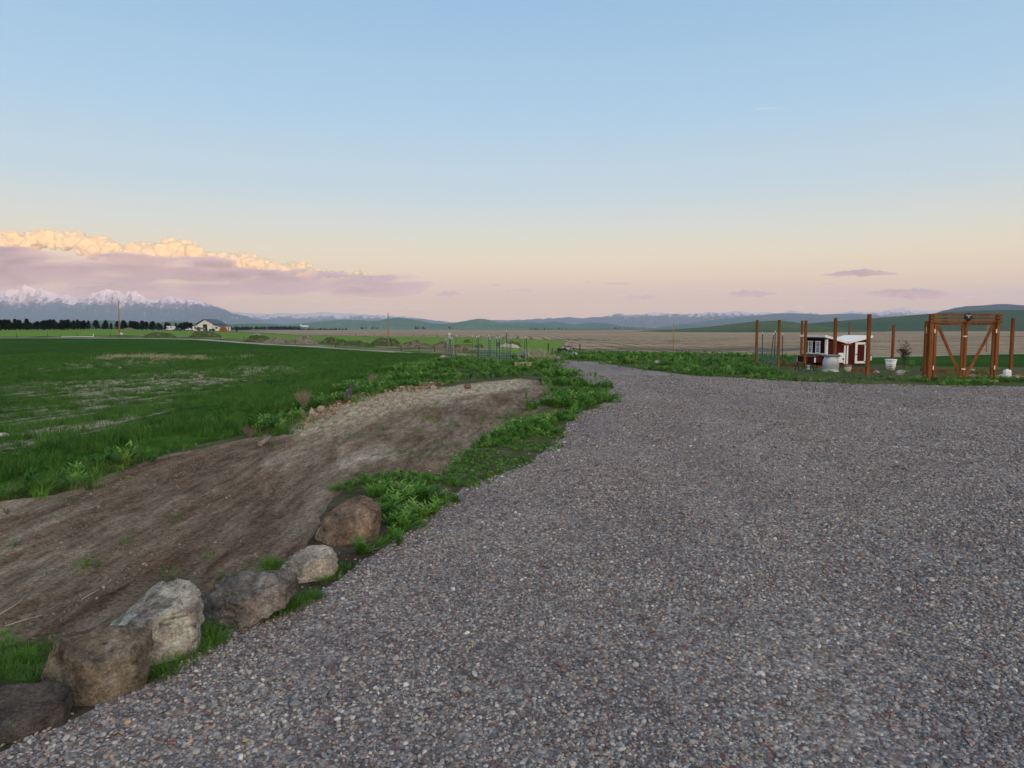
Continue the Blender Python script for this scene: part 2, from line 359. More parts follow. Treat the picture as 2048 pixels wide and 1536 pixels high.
def m_bright():
    t = NT("young_crop"); f = t.noise(0.5, 6, 0.75, t.scale(t.co, (1, 0.25, 1))); b = t.noise(0.03, 3)
    c = t.ramp(f, [(0.3, (0.095, 0.19, 0.022)), (0.7, (0.19, 0.30, 0.045))]); c = t.mix(t.ramp(b, [(0.45, 0.0), (0.7, 0.6)]), c, (0.13, 0.16, 0.06)); t.color(c); return t.m
def m_stubble():
    t = NT("stubble"); 
    a = t.noise(1.0, 5, 0.6, t.scale(t.co, (0.006, 0.035, 1), (0, 0, R(4))), 0.8); f = t.noise(1.2, 6, 0.8, t.scale(t.co, (1, 0.4, 1)))
    c = t.ramp(a, [(0.3, (0.26, 0.18, 0.11)), (0.5, (0.38, 0.275, 0.175)), (0.7, (0.48, 0.365, 0.24))])
    w = t.node('ShaderNodeTexWave'); w.wave_type = 'BANDS'; w.bands_direction = 'X'; w.inputs['Scale'].default_value = 0.035; w.inputs['Distortion'].default_value = 9
    w.inputs['Detail'].default_value = 2; w.inputs['Detail Scale'].default_value = 0.25; t.l.new(t.scale(t.co, (1, 0.22, 1)), w.inputs[0])
    br = t.noise(0.045, 4, 0.7); ln = t.math('MULTIPLY', t.ramp(w.outputs['Fac'], [(0.80, 0.0), (0.92, 1.0)]), t.ramp(br, [(0.40, 0.0), (0.52, 0.95)]))
    ln = t.math('MULTIPLY', ln, t.attr('near')); c = t.mix(ln, c, (0.105, 0.095, 0.055))
    bd = t.noise(1.0, 3, 0.5, t.scale(t.co, (0.0018, 0.010, 1))); c = t.mix(t.ramp(bd, [(0.60, 0.0), (0.66, 0.7)]), c, (0.10, 0.08, 0.07))
    c = t.mix(1.0, c, t.ramp(f, [(0.35, 0.62), (0.65, 1.28)]), 'MULTIPLY'); st = t.noise(1.0, 5, 0.75, t.scale(t.co, (0.03, 0.22, 1), (0, 0, R(3)))); c = t.mix(1.0, c, t.ramp(st, [(0.38, 0.72), (0.62, 1.2)]), 'MULTIPLY'); t.color(c); return t.m
def m_rough():
    t = NT("rough_grass"); a = t.noise(0.12, 5, 0.7, t.scale(t.co, (1, 0.6, 1))); f = t.noise(2.0, 5, 0.8)
    c = t.ramp(a, [(0.36, (0.045, 0.10, 0.018)), (0.47, (0.09, 0.14, 0.035)), (0.56, (0.22, 0.19, 0.11)), (0.66, (0.32, 0.28, 0.19))])
    c = t.mix(1.0, c, t.ramp(f, [(0.3, 0.55), (0.7, 1.4)]), 'MULTIPLY'); t.color(c); t.bump(f, 0.15); return t.m
def m_track():
    t = NT("track"); f = t.noise(1.2, 4, 0.7); t.color(t.ramp(f, [(0.3, (0.30, 0.28, 0.22)), (0.7, (0.46, 0.43, 0.35))])); return t.m
def m_plain():
    t = NT("plain"); a = t.noise(1.0, 4, 0.6, t.scale(t.co, (0.0007, 0.0016, 1))); 
    c = t.ramp(a, [(0.35, (0.055, 0.10, 0.05)), (0.5, (0.09, 0.125, 0.06)), (0.6, (0.24, 0.20, 0.14)), (0.75, (0.07, 0.11, 0.05))], 'LINEAR'); t.color(c); return t.m
M = dict(gravel=m_gravel(), dirt=m_dirt(), verge=m_verge(), wheat=m_wheat(), bright=m_bright(), stubble=m_stubble(), rough=m_rough(), track=m_track(), plain=m_plain())
# ------------------------------------------------------------------ ground regions, one triangulation cut along shared edges
def dens(poly, step, jit, closed=True, seed=1):
    out = []; rr = np.random.default_rng(seed); n = len(poly)
    for i in range(n if closed else n - 1):
        a, b = np.array(poly[i], float), np.array(poly[(i + 1) % n], float); L = np.hypot(*(b - a)); dist = max(4.0, min(np.hypot(*a), np.hypot(*b)))
        k = max(1, int(L / (step * dist / 5))); nrm = np.array([-(b - a)[1], (b - a)[0]]) / (L + 1e-9)
        for j in range(k):
            p = a + (b - a) * j / k
            if j: p = p + nrm * (rr.random() - 0.5) * 2 * jit * min(dist / 5, 6)
            out.append(tuple(p))
    if not closed: out.append(tuple(poly[-1]))
    return out
GRAV_L = [(-260, 1700), (0, 1505), (90, 1462), (160, 1432), (230, 1395), (300, 1365), (395, 1305), (430, 1285), (480, 1240), (560, 1210), (640, 1182), (690, 1150), (780, 1085), (860, 1030),
          (905, 1000), (925, 975), (1000, 950), (1060, 928), (1085, 905), (1130, 872), (1130, 848), (1150, 828), (1192, 818), (1214, 800), (1195, 775), (1150, 748), (1112, 732), (1110, 722)]
GRAV_R = [(1150, 719), (1200, 724), (1245, 733), (1290, 740), (1370, 750), (1500, 757), (1600, 763), (1700, 767), (1850, 770), (2048, 773), (2300, 777)]
gravel_poly = dens([zpx(*p) for p in GRAV_L + GRAV_R] + [(45, 16), (45, -30), (-6, -30), (-4.5, -6)], 0.14, 0.02, seed=3)
dirt_poly = dens([zpx(*p) for p in DIRT], 0.15, 0.03, seed=5)
WHL = [(-400, 1092), (-200, 1045), (0, 992), (200, 948), (330, 908), (470, 874), (560, 850), (640, 808), (700, 775), (760, 745), (830, 722), (885, 714)]
ROADC = [(-700, 240), (-100, 207), (100, 206), (300, 202), (400, 192), (470, 178), (540, 162), (700, 140), (800, 130), (895, 121), (1060, 112), (1300, 109), (1600, 110), (1750, 112), (1850, 116), (2048, 127), (2400, 160), (2800, 190)]
road_c = [PD(*p) for p in ROADC]
def offs(pl, w):
    o = []
    for i, p in enumerate(pl):
        a = np.array(pl[max(i - 1, 0)]); b = np.array(pl[min(i + 1, len(pl) - 1)]); t = (b - a) / np.hypot(*(b - a)); o.append((p[0] - t[1] * w, p[1] + t[0] * w))
    return o
rin, rout = offs(road_c, -1.7), offs(road_c, 1.7)
wl = [tuple(G(*p)[:2]) if p[0] > 560 else zpx(*p) for p in WHL]
k0 = 11                                              # the road point where the left field ends
wheatL = dens(wl + [PD(905, 60), PD(910, 90), PD(920, 112)] + rin[:10][::-1] + [(-260, 120), (-90, 20)], 0.25, 0.06, seed=8)
wheatR = dens([PD(1640, 34), PD(1760, 31), PD(1900, 29), PD(2100, 29), (45, 29), (90, 60)] + rin[12:][::-1] + [PD(1600, 70)], 0.3, 0.05, seed=9)
road_poly = dens(rin + rout[::-1], 0.5, 0.0)
bright = dens([PD(-300, 226), PD(0, 222), PD(200, 232), PD(330, 240), PD(480, 205), PD(640, 215), PD(760, 225), PD(860, 215), PD(940, 250), PD(1010, 150), PD(1080, 125), PD(1104, 118), PD(1112, 200), PD(1122, 300),
               PD(1129, 425), PD(1000, 430), PD(800, 440), PD(640, 350), PD(560, 420), PD(470, 400), PD(380, 405), PD(250, 425), PD(0, 420), PD(-400, 420)], 0.5, 0.04, seed=12)
stub = dens([PD(1140, 78), PD(1300, 80), PD(1500, 84), PD(1600, 90), PD(1660, 116)] + [tuple(p) for p in rout[13:]] + [PD(3300, 400), PD(3300, 2600), PD(1024, 3600), PD(560, 3300), PD(470, 2000), PD(560, 600), PD(640, 372), PD(800, 452), PD(1000, 442), PD(1133, 435), PD(1126, 300), PD(1116, 200), PD(1112, 130)], 0.6, 0.0)
REG = [("gravel_driveway", gravel_poly, 'gravel'), ("dirt_patch", dirt_poly, 'dirt'), ("dirt_road", road_poly, 'track'), ("green_field", wheatL, 'wheat'), ("green_field", wheatR, 'wheat'),
       ("young_crop_field", bright, 'bright'), ("stubble_field", stub, 'stubble')]
pts = []; edges = []
for _, poly, _m in REG:
    n = len(pts); pts += poly; edges += [(n + i, n + (i + 1) % len(poly)) for i in range(len(poly))]
def ring(a0, a1, na, r0, r1, f):
    out = []; r = r0; k = 0
    while r < r1:
        for j in range(na):
            a = a0 + (a1 - a0) * (j + 0.5 * (k % 2)) / na; out.append((math.sin(a) * r, math.cos(a) * r))
        r *= f; k += 1
    return out
grid = ring(R(-42), R(42), 200, 2.0, 1500, 1.022) + ring(R(-42), R(42), 90, 1500, 29000, 1.08) + ring(R(45), R(315), 60, 2.0, 29000, 1.16) + [(0, 0), (-29500, -29500), (29500, -29500), (-29500, 29500), (29500, 29500)]
dgx, dgy = np.meshgrid(np.arange(-9, 0.5, .055), np.arange(2.8, 16, .075)); dgx = dgx.ravel() + rng.uniform(-.012, .012, dgx.size); dgy = dgy.ravel() + rng.uniform(-.015, .015, dgy.size)
dk_ = inpoly(DIRTW, dgx, dgy) & (np.abs(np.arctan2(dgx, dgy)) < R(42)); grid += list(zip(dgx[dk_].tolist(), dgy[dk_].tolist()))
grid = [p for p in grid if abs(p[0]) < 30000]
pts += grid
vo, eo, fo, *_ = geometry.delaunay_2d_cdt([Vector(p) for p in pts], edges, [], 0, 1e-4)
VX = np.array([v[0] for v in vo]); VY = np.array([v[1] for v in vo]); VZ = H(VX, VY)
F = np.array([f for f in fo if len(f) == 3]); CX = VX[F].mean(1); CY = VY[F].mean(1)
reg = np.full(len(F), -1)
for i, (_, poly, _m) in reversed(list(enumerate(REG))): reg[inpoly(poly, CX, CY)] = i
CR = np.hypot(CX, CY)
vergem = (reg < 0) & (inpoly(PAD, CX, CY) | ((CR < 66) & (CY > 0)))
soft = lambda poly, x, y, w: sstep(-w, w, np.where(inpoly(poly, x, y), 1, -1) * pdist(poly, x, y))
def region(name, sel, mat, attrs=None):
    f = F[sel]; u, inv = np.unique(f, return_inverse=True); f2 = inv.reshape(f.shape); V = np.stack([VX[u], VY[u], VZ[u]], 1)
    a, b, c = V[f2[:, 0]], V[f2[:, 1]], V[f2[:, 2]]; nz = np.cross(b - a, c - a)[:, 2]; f2 = np.where((nz < 0)[:, None], f2[:, ::-1], f2)
    me = mesh(name, V.tolist(), f2.tolist(), mat, True)
    for k, fn in (attrs or {}).items():
        at = me.attributes.new(k, 'FLOAT', 'POINT'); at.data.foreach_set('value', fn(V[:, 0], V[:, 1]).astype(np.float32))
    o = obj(name, me); tag(o, kind='structure'); return o
gp = lambda L: [tuple(G(*p)[:2]) for p in L]
barep = gp([(60, 885), (330, 800), (500, 770), (700, 722), (560, 728), (430, 735), (250, 745), (0, 770), (-60, 860)])
bare2 = gp([(0, 905), (200, 862), (370, 815), (330, 800), (150, 845), (0, 870)]); bare3 = gp([(20, 730), (300, 715), (420, 712), (440, 724), (200, 742), (60, 745)])
lightp = gp([(560, 735), (760, 745), (830, 715), (700, 706), (420, 702), (420, 712)]); lightq = gp([(0, 985), (300, 905), (470, 870), (480, 845), (280, 880), (150, 935), (0, 965)])
fbare = lambda x, y: np.clip(soft(barep, x, y, 5.0) * 0.62 + soft(bare2, x, y, 0.9) * 0.42 + soft(bare3, x, y, 9) * 0.65, 0, 1) * (x < 5)
flight = lambda x, y: np.clip(soft(lightp, x, y, 4) * 0.35 + soft(lightq, x, y, 0.35) * 0.6, 0, 1) * (x < 5)
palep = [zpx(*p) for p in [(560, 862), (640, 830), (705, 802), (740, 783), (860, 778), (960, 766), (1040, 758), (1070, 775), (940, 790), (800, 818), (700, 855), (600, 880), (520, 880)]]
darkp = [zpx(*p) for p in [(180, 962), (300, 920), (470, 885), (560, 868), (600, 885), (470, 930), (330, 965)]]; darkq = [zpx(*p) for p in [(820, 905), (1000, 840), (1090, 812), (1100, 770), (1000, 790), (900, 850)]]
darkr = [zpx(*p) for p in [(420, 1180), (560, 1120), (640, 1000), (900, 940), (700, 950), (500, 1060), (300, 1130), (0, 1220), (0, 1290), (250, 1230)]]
for i, (nm, _, mt) in enumerate(REG):
    if nm == "green_field" and i == 4: continue
    s = (reg == i) if nm != "green_field" else ((reg == 3) | (reg == 4))
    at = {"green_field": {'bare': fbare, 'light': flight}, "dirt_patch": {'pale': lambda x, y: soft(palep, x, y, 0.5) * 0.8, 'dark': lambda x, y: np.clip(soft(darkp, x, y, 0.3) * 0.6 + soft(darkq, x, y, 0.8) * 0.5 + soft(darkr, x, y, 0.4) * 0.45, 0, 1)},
          "stubble_field": {'near': lambda x, y: 1 - sstep(500, 900, y)}}.get(nm)
    region(nm, s, M[mt], at)
region("verge_ground", vergem, M['verge'])
region("rough_ground", (reg < 0) & ~vergem & (CR < 900), M['rough'])
region("valley_floor", (reg < 0) & ~vergem & (CR >= 900), M['plain'])
# ------------------------------------------------------------------ hills and mountains (height fields around a crest)
def prof(P, px): return np.interp(px, [p[0] for p in P], [p[1] for p in P])
def mountain(name, P, D, depth, mat, spur=0.0, sp_f=6, rough=0.0, nx=420, ny=44, seed=1, back=0.6, power=1.15):
    px = np.linspace(P[0][0], P[-1][0], nx); py = prof(P, px); 
    crest = np.array([W(a, b, D).z for a, b in zip(px, py)])
    jag = (fbm(px / 9, px * 0 + seed, 3, seed) - 0.5) * rough * 2
    base = -14.0; hgt = np.maximum(crest - base, 0.5)
    edge = np.minimum(sstep(P[0][0], P[0][0] + 14, px), 1 - sstep(P[-1][0] - 14, P[-1][0], px))
    t = np.concatenate([np.linspace(-1, 0, ny), np.linspace(0, 1, ny // 3)[1:]]); V = []
    for tt in t:
        y = D + tt * depth * (1 if tt < 0 else back)
        x = np.array([U(a) for a in px]) * (y if tt < 0 else D + 0 * y)
        x = np.array([U(a) for a in px]) * D * (1 + 0.25 * (y / D - 1))
        s = abs(tt); prf = (1 - s) ** power * (1 + 0.0)
        sx = px * D / 21000.0 / sp_f * (21000.0 / D)
        wob = (fbm(px / 60 + 3 * s, s * 3 + px * 0 + seed, 3, seed + 3) - 0.5) * 2.5 * s
        rid = 1 - np.abs(fbm(px / sp_f + wob * 3, s * 1.4 + px * 0, 4, seed + 9) * 2 - 1) * 2.0
        fine = fbm(px / (sp_f * 0.28) + wob * 5, s * 9 + px * 0, 4, seed + 21) - 0.5
        m = s * (1 - s) * 4
        h = hgt * (prf + spur * m * (rid - 0.55) * 0.55 + spur * 0.22 * fine * min(1, s * 8)) + jag * (1 - s) * D / FPX
        V += list(zip(x, np.full(nx, y), base + np.maximum(h, -2) * edge - (1 - edge) * 4))
    n = len(t); f = [(i * nx + j, i * nx + j + 1, (i + 1) * nx + j + 1, (i + 1) * nx + j) for i in range(n - 1) for j in range(nx - 1)]
    o = obj(name, mesh(name, V, f, mat, spur < 0.3)); tag(o, kind='structure'); return o
def m_mount(snow_lo, snow_hi, rock=(0.15, 0.125, 0.13), wood=(0.035, 0.05, 0.035), amount=1.0):
    t = NT("mountain"); s = t.node('ShaderNodeSeparateXYZ'); t.l.new(t.co, s.inputs[0])
    n = t.noise(0.0022, 6, 0.65); n2 = t.noise(1.0, 6, 0.75, t.scale(t.co, (0.008, 0.003, 0.0022)))
    z = t.math('ADD', s.outputs['Z'], t.math('MULTIPLY', t.math('SUBTRACT', n, 0.5), (snow_hi - snow_lo) * 1.6))
    zz = t.node('ShaderNodeMapRange'); zz.inputs[1].default_value = snow_lo; zz.inputs[2].default_value = snow_hi; t.l.new(z, zz.inputs[0])
    base = t.mix(t.ramp(zz.outputs[0], [(0.0, 0.0), (0.5, 1.0)]), wood, rock)
    ns = t.node('ShaderNodeSeparateXYZ'); t.l.new(t.geo.outputs['Normal'], ns.inputs[0])
    steep = t.ramp(ns.outputs['Z'], [(0.50, 0.0), (0.72, 1.0)])
    sn = t.math('MULTIPLY', t.ramp(t.math('ADD', zz.outputs[0], t.math('MULTIPLY', t.math('SUBTRACT', n2, 0.5), 3.4)), [(0.42, 0.0), (0.56, 1.0)]), t.mix(0.55, 1.0, steep))
    t.color(t.mix(t.math('MULTIPLY', sn, amount), base, (0.80, 0.76, 0.76))); return t.m
def m_hill(a, b, sc=0.002):
    t = NT("hill"); n = t.noise(1.0, 5, 0.6, t.scale(t.co, (sc, sc * 0.5, sc))); f = t.noise(sc * 12, 5, 0.7)
    t.color(t.mix(1.0, t.ramp(n, [(0.35, a), (0.65, b)]), t.ramp(f, [(0.3, 0.75), (0.7, 1.25)]), 'MULTIPLY')); return t.m
mountain("snowy_mountain_range", [(-1150, 640), (-1000, 612), (-900, 596), (-820, 584), (-740, 592), (-660, 578), (-560, 594), (-450, 586), (-360, 598), (-200, 588), (-100, 594), (0, 584), (20, 582), (38, 577), (48, 579), (57, 569), (66, 574), (76, 579), (86, 577), (105, 583), (118, 590), (140, 588), (160, 597), (175, 595), (190, 587), (205, 585), (218, 579), (240, 581), (254, 590), (262, 584), (275, 582),
    (290, 592), (305, 599), (325, 599), (345, 592), (362, 598), (380, 600), (398, 599), (412, 606), (430, 611), (446, 617), (465, 624), (480, 628), (510, 637), (560, 652)], 21000, 2300, m_mount(500, 900), spur=0.5, sp_f=20, rough=3.0, nx=1300, ny=90, seed=4, power=1.1)
mountain("distant_mountain_range", [(380, 640), (440, 622), (480, 624), (510, 627), (545, 629), (555, 625), (600, 627), (650, 624), (675, 626), (700, 627), (740, 630), (790, 632), (850, 638), (930, 648), (960, 656)], 24300, 1500, m_mount(250, 460, amount=0.7), spur=0.4, sp_f=18, rough=1.2, seed=8)
mountain("blue_mountain_range", [(820, 657), (860, 650), (900, 645), (940, 642), (1000, 640), (1060, 639), (1140, 634), (1165, 636), (1200, 633), (1222, 630), (1235, 627), (1250, 629), (1275, 630), (1310, 624), (1330, 627), (1370, 628), (1420, 624), (1450, 625), (1475, 621), (1500, 626), (1530, 624),
    (1560, 627), (1578, 620), (1600, 624), (1640, 628), (1670, 627), (1700, 622), (1730, 625), (1762, 623), (1800, 614), (1830, 621), (1870, 621), (1900, 618), (1960, 619), (2048, 616), (2200, 615), (2500, 640)], 22000, 1900, m_mount(300, 500, amount=0.8), spur=0.55, sp_f=22, rough=1.6, nx=900, ny=60, seed=11)
mountain("wooded_foothill_range", [(1270, 660), (1330, 654), (1420, 640), (1500, 632), (1560, 626), (1600, 627), (1640, 629), (1700, 627), (1740, 630), (1800, 636), (1850, 634), (1920, 640), (2020, 655)], 15000, 2000, m_hill((0.03, 0.06, 0.05), (0.05, 0.08, 0.06), 0.0006), spur=0.4, sp_f=30, rough=0.6, seed=14)
mountain("low_foothills", [(1020, 658), (1060, 648), (1110, 643), (1150, 649), (1180, 645), (1210, 646), (1240, 652), (1300, 657), (1340, 652), (1362, 648), (1390, 650), (1430, 657)], 9500, 1800, m_hill((0.05, 0.12, 0.10), (0.09, 0.15, 0.11), 0.0008), spur=0.4, sp_f=34, rough=0.4, seed=15)
mountain("wooded_ridge", [(1830, 640), (1880, 622), (1905, 616), (1930, 612), (1960, 611), (1990, 608), (2010, 608), (2048, 611), (2150, 606), (2400, 612), (2700, 640)], 8500, 2000, m_hill((0.02, 0.04, 0.04), (0.035, 0.06, 0.05), 0.003), spur=0.3, sp_f=40, rough=0.8, seed=17)
mountain("teal_hills", [(540, 659), (570, 652), (600, 647), (640, 643), (680, 640), (720, 640), (745, 642), (760, 641), (780, 637), (798, 635), (815, 637), (840, 641), (860, 646), (890, 648), (920, 644), (945, 639), (960, 637), (975, 639), (1000, 645), (1015, 645), (1040, 644), (1070, 645), (1100, 648), (1140, 651), (1200, 659)],
    6500, 1700, m_hill((0.065, 0.14, 0.09), (0.13, 0.20, 0.12), 0.0015), spur=0.35, sp_f=34, rough=0.2, seed=19, power=1.3)
mountain("green_foothills", [(-900, 658), (-600, 650), (-350, 654), (-100, 654), (0, 652), (60, 650), (120, 652), (165, 648), (185, 643), (220, 640), (250, 644), (300, 646), (355, 642), (390, 646), (430, 649), (480, 648), (530, 647), (560, 649), (620, 654), (700, 659)], 5200, 1500, m_hill((0.065, 0.125, 0.07), (0.12, 0.18, 0.095), 0.0018), spur=0.3, sp_f=44, rough=0.1, seed=21, power=1.3)
mountain("green_hill", [(1240, 664), (1330, 659.5), (1400, 655), (1450, 649.5), (1500, 643.5), (1550, 641), (1580, 643), (1610, 648), (1680, 656), (1740, 663)], 1900, 600, m_hill((0.045, 0.088, 0.036), (0.085, 0.125, 0.05), 0.005), spur=0.12, sp_f=80, rough=0.0, seed=23, power=1.25)
mountain("green_hill", [(1430, 663), (1500, 658), (1600, 648), (1700, 640), (1800, 632), (1900, 624), (1960, 620.5), (2048, 620), (2200, 616), (2400, 622), (2700, 655)], 2700, 1000, m_hill((0.04, 0.078, 0.036), (0.06, 0.10, 0.045), 0.004), spur=0.14, sp_f=90, rough=0.0, seed=25, power=1.2)
# unseen ridge added behind the camera to block the sun from everything low
def shading_ridge():
    n = 160; m = 14; V = []; c = math.atan2(sun_dir.x, sun_dir.y)
    for j in range(m + 1):
        t = -1 + 2 * j / m
        for i in range(n + 1):
            a = c + R(75) * (i / n * 2 - 1); r = 7200 + t * 1800; hh = (1000 + 50 * (fbm(np.array([i / 9.0]), np.array([0.5]), 3, 3)[0] - 0.5) * 2) * (1 - abs(t)) ** 0.9
            V.append((math.sin(a) * r, math.cos(a) * r, -12 + hh))
    f = [(j * (n + 1) + i, j * (n + 1) + i + 1, (j + 1) * (n + 1) + i + 1, (j + 1) * (n + 1) + i) for j in range(m) for i in range(n)]
    o = obj("unseen_shading_ridge", mesh("unseen_shading_ridge", V, f, m_hill((0.04, 0.07, 0.04), (0.07, 0.1, 0.06), 0.001), True)); tag(o, kind='structure')
shading_ridge()
# ------------------------------------------------------------------ scattered stuff: points carrying instanced little meshes
def clumps(name, protos, P, rot, scl, idx):
    """one object: a cloud of points, each showing one of the little meshes in protos"""
    c = bpy.data.collections.new(name + "_kit")
    for k, me in enumerate(protos): c.objects.link(bpy.data.objects.new("%s_kit_%02d" % (name, k), me))
    me = bpy.data.meshes.new(name); me.vertices.add(len(P)); me.vertices.foreach_set('co', np.asarray(P, np.float32).ravel())
    a = me.attributes.new('rot', 'FLOAT_VECTOR', 'POINT'); a.data.foreach_set('vector', np.asarray(rot, np.float32).ravel())
    a = me.attributes.new('scl', 'FLOAT', 'POINT'); a.data.foreach_set('value', np.asarray(scl, np.float32))
    a = me.attributes.new('idx', 'INT', 'POINT'); a.data.foreach_set('value', np.asarray(idx, np.int32)); me.update()
    o = obj(name, me); tag(o, kind='stuff')
    g = bpy.data.node_groups.new(name, 'GeometryNodeTree')
    g.interface.new_socket('Geometry', in_out='INPUT', socket_type='NodeSocketGeometry'); g.interface.new_socket('Geometry', in_out='OUTPUT', socket_type='NodeSocketGeometry')
    n, l = g.nodes, g.links; gi = n.new('NodeGroupInput'); go = n.new('NodeGroupOutput'); ip = n.new('GeometryNodeInstanceOnPoints'); ci = n.new('GeometryNodeCollectionInfo')
    ci.inputs['Collection'].default_value = c; ci.inputs['Separate Children'].default_value = True; ci.inputs['Reset Children'].default_value = True
    def at(nm, ty):
        q = n.new('GeometryNodeInputNamedAttribute'); q.data_type = ty; q.inputs['Name'].default_value = nm; return q.outputs['Attribute']
    e2r = n.new('FunctionNodeEulerToRotation'); l.new(at('rot', 'FLOAT_VECTOR'), e2r.inputs[0])
    l.new(gi.outputs[0], ip.inputs['Points']); l.new(ci.outputs[0], ip.inputs['Instance']); ip.inputs['Pick Instance'].default_value = True
    l.new(at('idx', 'INT'), ip.inputs['Instance Index']); l.new(e2r.outputs[0], ip.inputs['Rotation']); l.new(at('scl', 'FLOAT'), ip.inputs['Scale']); l.new(ip.outputs[0], go.inputs[0])
    md = o.modifiers.new('clumps', 'NODES'); md.node_group = g
    return o
def ico(sub):
    import bmesh
    bm = bmesh.new(); bmesh.ops.create_icosphere(bm, subdivisions=sub, radius=1.0); v = np.array([q.co[:] for q in bm.verts]); f = [[q.index for q in t.verts] for t in bm.faces]; bm.free(); return v, f
def m_pebble():
    t = NT("pebble"); oi = t.node('ShaderNodeObjectInfo'); n = t.noise(1.6, 3, 0.6, t.obco())
    c = t.ramp(oi.outputs['Random'], PEB, 'CONSTANT'); c = t.mix(1.0, c, t.ramp(n, [(0.3, (0.72, 0.73, 0.71)), (0.7, (1.24, 1.24, 1.19))]), 'MULTIPLY')
    pat = t.noise(1.3, 4, 0.7); c = t.mix(1.0, c, t.ramp(pat, [(0.35, (0.88, 0.86, 0.88)), (0.65, (1.08, 1.08, 1.06))]), 'MULTIPLY')
    t.color(c); t.b.inputs['Roughness'].default_value = 0.75; return t.m
def scatter_area(n, r0, r1, half, fn):   # random points in a fan in front of the photographer, kept by fn(x, y) -> probability
    r = np.sqrt(rng.random(n) * (r1 * r1 - r0 * r0) + r0 * r0); a = (rng.random(n) * 2 - 1) * half; x = np.sin(a) * r; y = np.cos(a) * r
    k = rng.random(n) < fn(x, y); return x[k], y[k]
def trk(x, y):
    c = -.15 + .085 * (y - 3) + .012 * (y - 3) ** 2; return np.clip(np.exp(-((x - c) / .22) ** 2) + np.exp(-((x - c - 1.65) / .22) ** 2), 0, 1) * sstep(.4, .6, fbm(x, y * .4, 2, 66))
def pebbles():
    v, f = ico(2); protos = []; mt = m_pebble()
    for k in range(8):
        q = v.copy(); s = np.array([1, rng.uniform(.7, .95), rng.uniform(.42, .7)])
        for _ in range(4):                # a few worn flats
            d = rng.normal(size=3); d /= np.linalg.norm(d); t = q @ d; lim = rng.uniform(.6, .85); q = q - np.outer(np.maximum(t - lim, 0), d) * 0.85
        q = q * (1 + 0.12 * v3(q + k * 5, 1.6, k))[:, None] * s; protos.append(mesh("pebble_form", (q * 0.5).tolist(), f, mt, True))
    rag = lambda x, y: inpoly(gravel_poly, x + (fbm(x * 6, y * 6, 2, 4) - .5) * .12, y + (fbm(x * 6, y * 6, 2, 7) - .5) * .12)
    xs, ys, ss = [], [], []
    for r0, r1, de, sz in ((1.6, 5, 7200, .0150), (5, 9, 3800, .0175), (9, 15, 1200, .022), (15, 24, 300, .028)):
        n = int(R(43) * (r1 * r1 - r0 * r0) * de); x, y = scatter_area(n, r0, r1, R(43), lambda x, y: rag(x, y) * (0.45 + 0.55 * sstep(.36, .58, fbm(x * 1.1, y * .8, 3, 31))) * (1 - .4 * trk(x, y))); xs.append(x); ys.append(y); ss.append(sz * np.exp(rng.normal(0, .30, len(x))))
    # strays on the soil just past the edge
    x, y = scatter_area(26000, 2, 16, R(43), lambda x, y: (~inpoly(gravel_poly, x, y)) * np.exp(-pdist(gravel_poly[:400], x, y, False) / .10) * .8); xs.append(x); ys.append(y); ss.append(np.full(len(x), .02))
    x = np.concatenate(xs); y = np.concatenate(ys); s = np.minimum(np.concatenate(ss), .055); n = len(x)
    z = H(x, y) + s * rng.uniform(-.12, .34, n)
    rot = np.stack([rng.normal(0, .35, n), rng.normal(0, .35, n), rng.random(n) * 6.28], 1)
    clumps("gravel_pebbles", protos, np.stack([x, y, z], 1), rot, s, rng.integers(0, 8, n))
pebbles()
def m_leaf(name, cols, rough=0.55):
    t = NT(name); oi = t.node('ShaderNodeObjectInfo'); n = t.noise(3.0, 2, 0.5, t.obco())
    c = t.ramp(oi.outputs['Random'], [((i + 0.0) / max(1, len(cols) - 1), c) for i, c in enumerate(cols)])
    c = t.mix(1.0, c, t.ramp(n, [(0.3, 0.75), (0.7, 1.25)]), 'MULTIPLY'); t.color(c); t.b.inputs['Roughness'].default_value = rough
    t.b.inputs['Specular IOR Level'].default_value = 0.2
    tr = t.node('ShaderNodeBsdfTranslucent'); t.l.new(c, tr.inputs[0]); mx = t.node('ShaderNodeMixShader'); mx.inputs[0].default_value = 0.28
    t.l.new(t.b.outputs[0], mx.inputs[1]); t.l.new(tr.outputs[0], mx.inputs[2]); t.l.new(mx.outputs[0], t.n['Material Output'].inputs[0]); return t.m
def blade(mb, base, az, L, w, bend, seg=3, lean=0.3, leaf=0.0):
    d = Vector((math.cos(az), math.sin(az), 0)); side = Vector((-d.y, d.x, 0)); v = []; f = []
    for i in range(seg + 1):
        t = i / seg; ww = w * ((1 - t) ** 0.7 if not leaf else (math.sin(math.pi * (0.12 + 0.88 * t)) ** leaf + 0.03)); c = Vector(base) + d * (lean * t * L + bend * t * t * L) + Vector((0, 0, L * (t - 0.45 * bend * t * t)))
        if i == seg and not leaf: v.append(c)
        else: v += [c - side * ww / 2, c + side * ww / 2 + Vector((0, 0, ww * 0.1))]
    for i in range(seg - 1): f.append((2 * i, 2 * i + 1, 2 * i + 3, 2 * i + 2))
    k = 2 * (seg - 1); f.append((k, k + 1, k + 2) if not leaf else (k, k + 1, k + 3, k + 2)); mb.add(v, f, True)
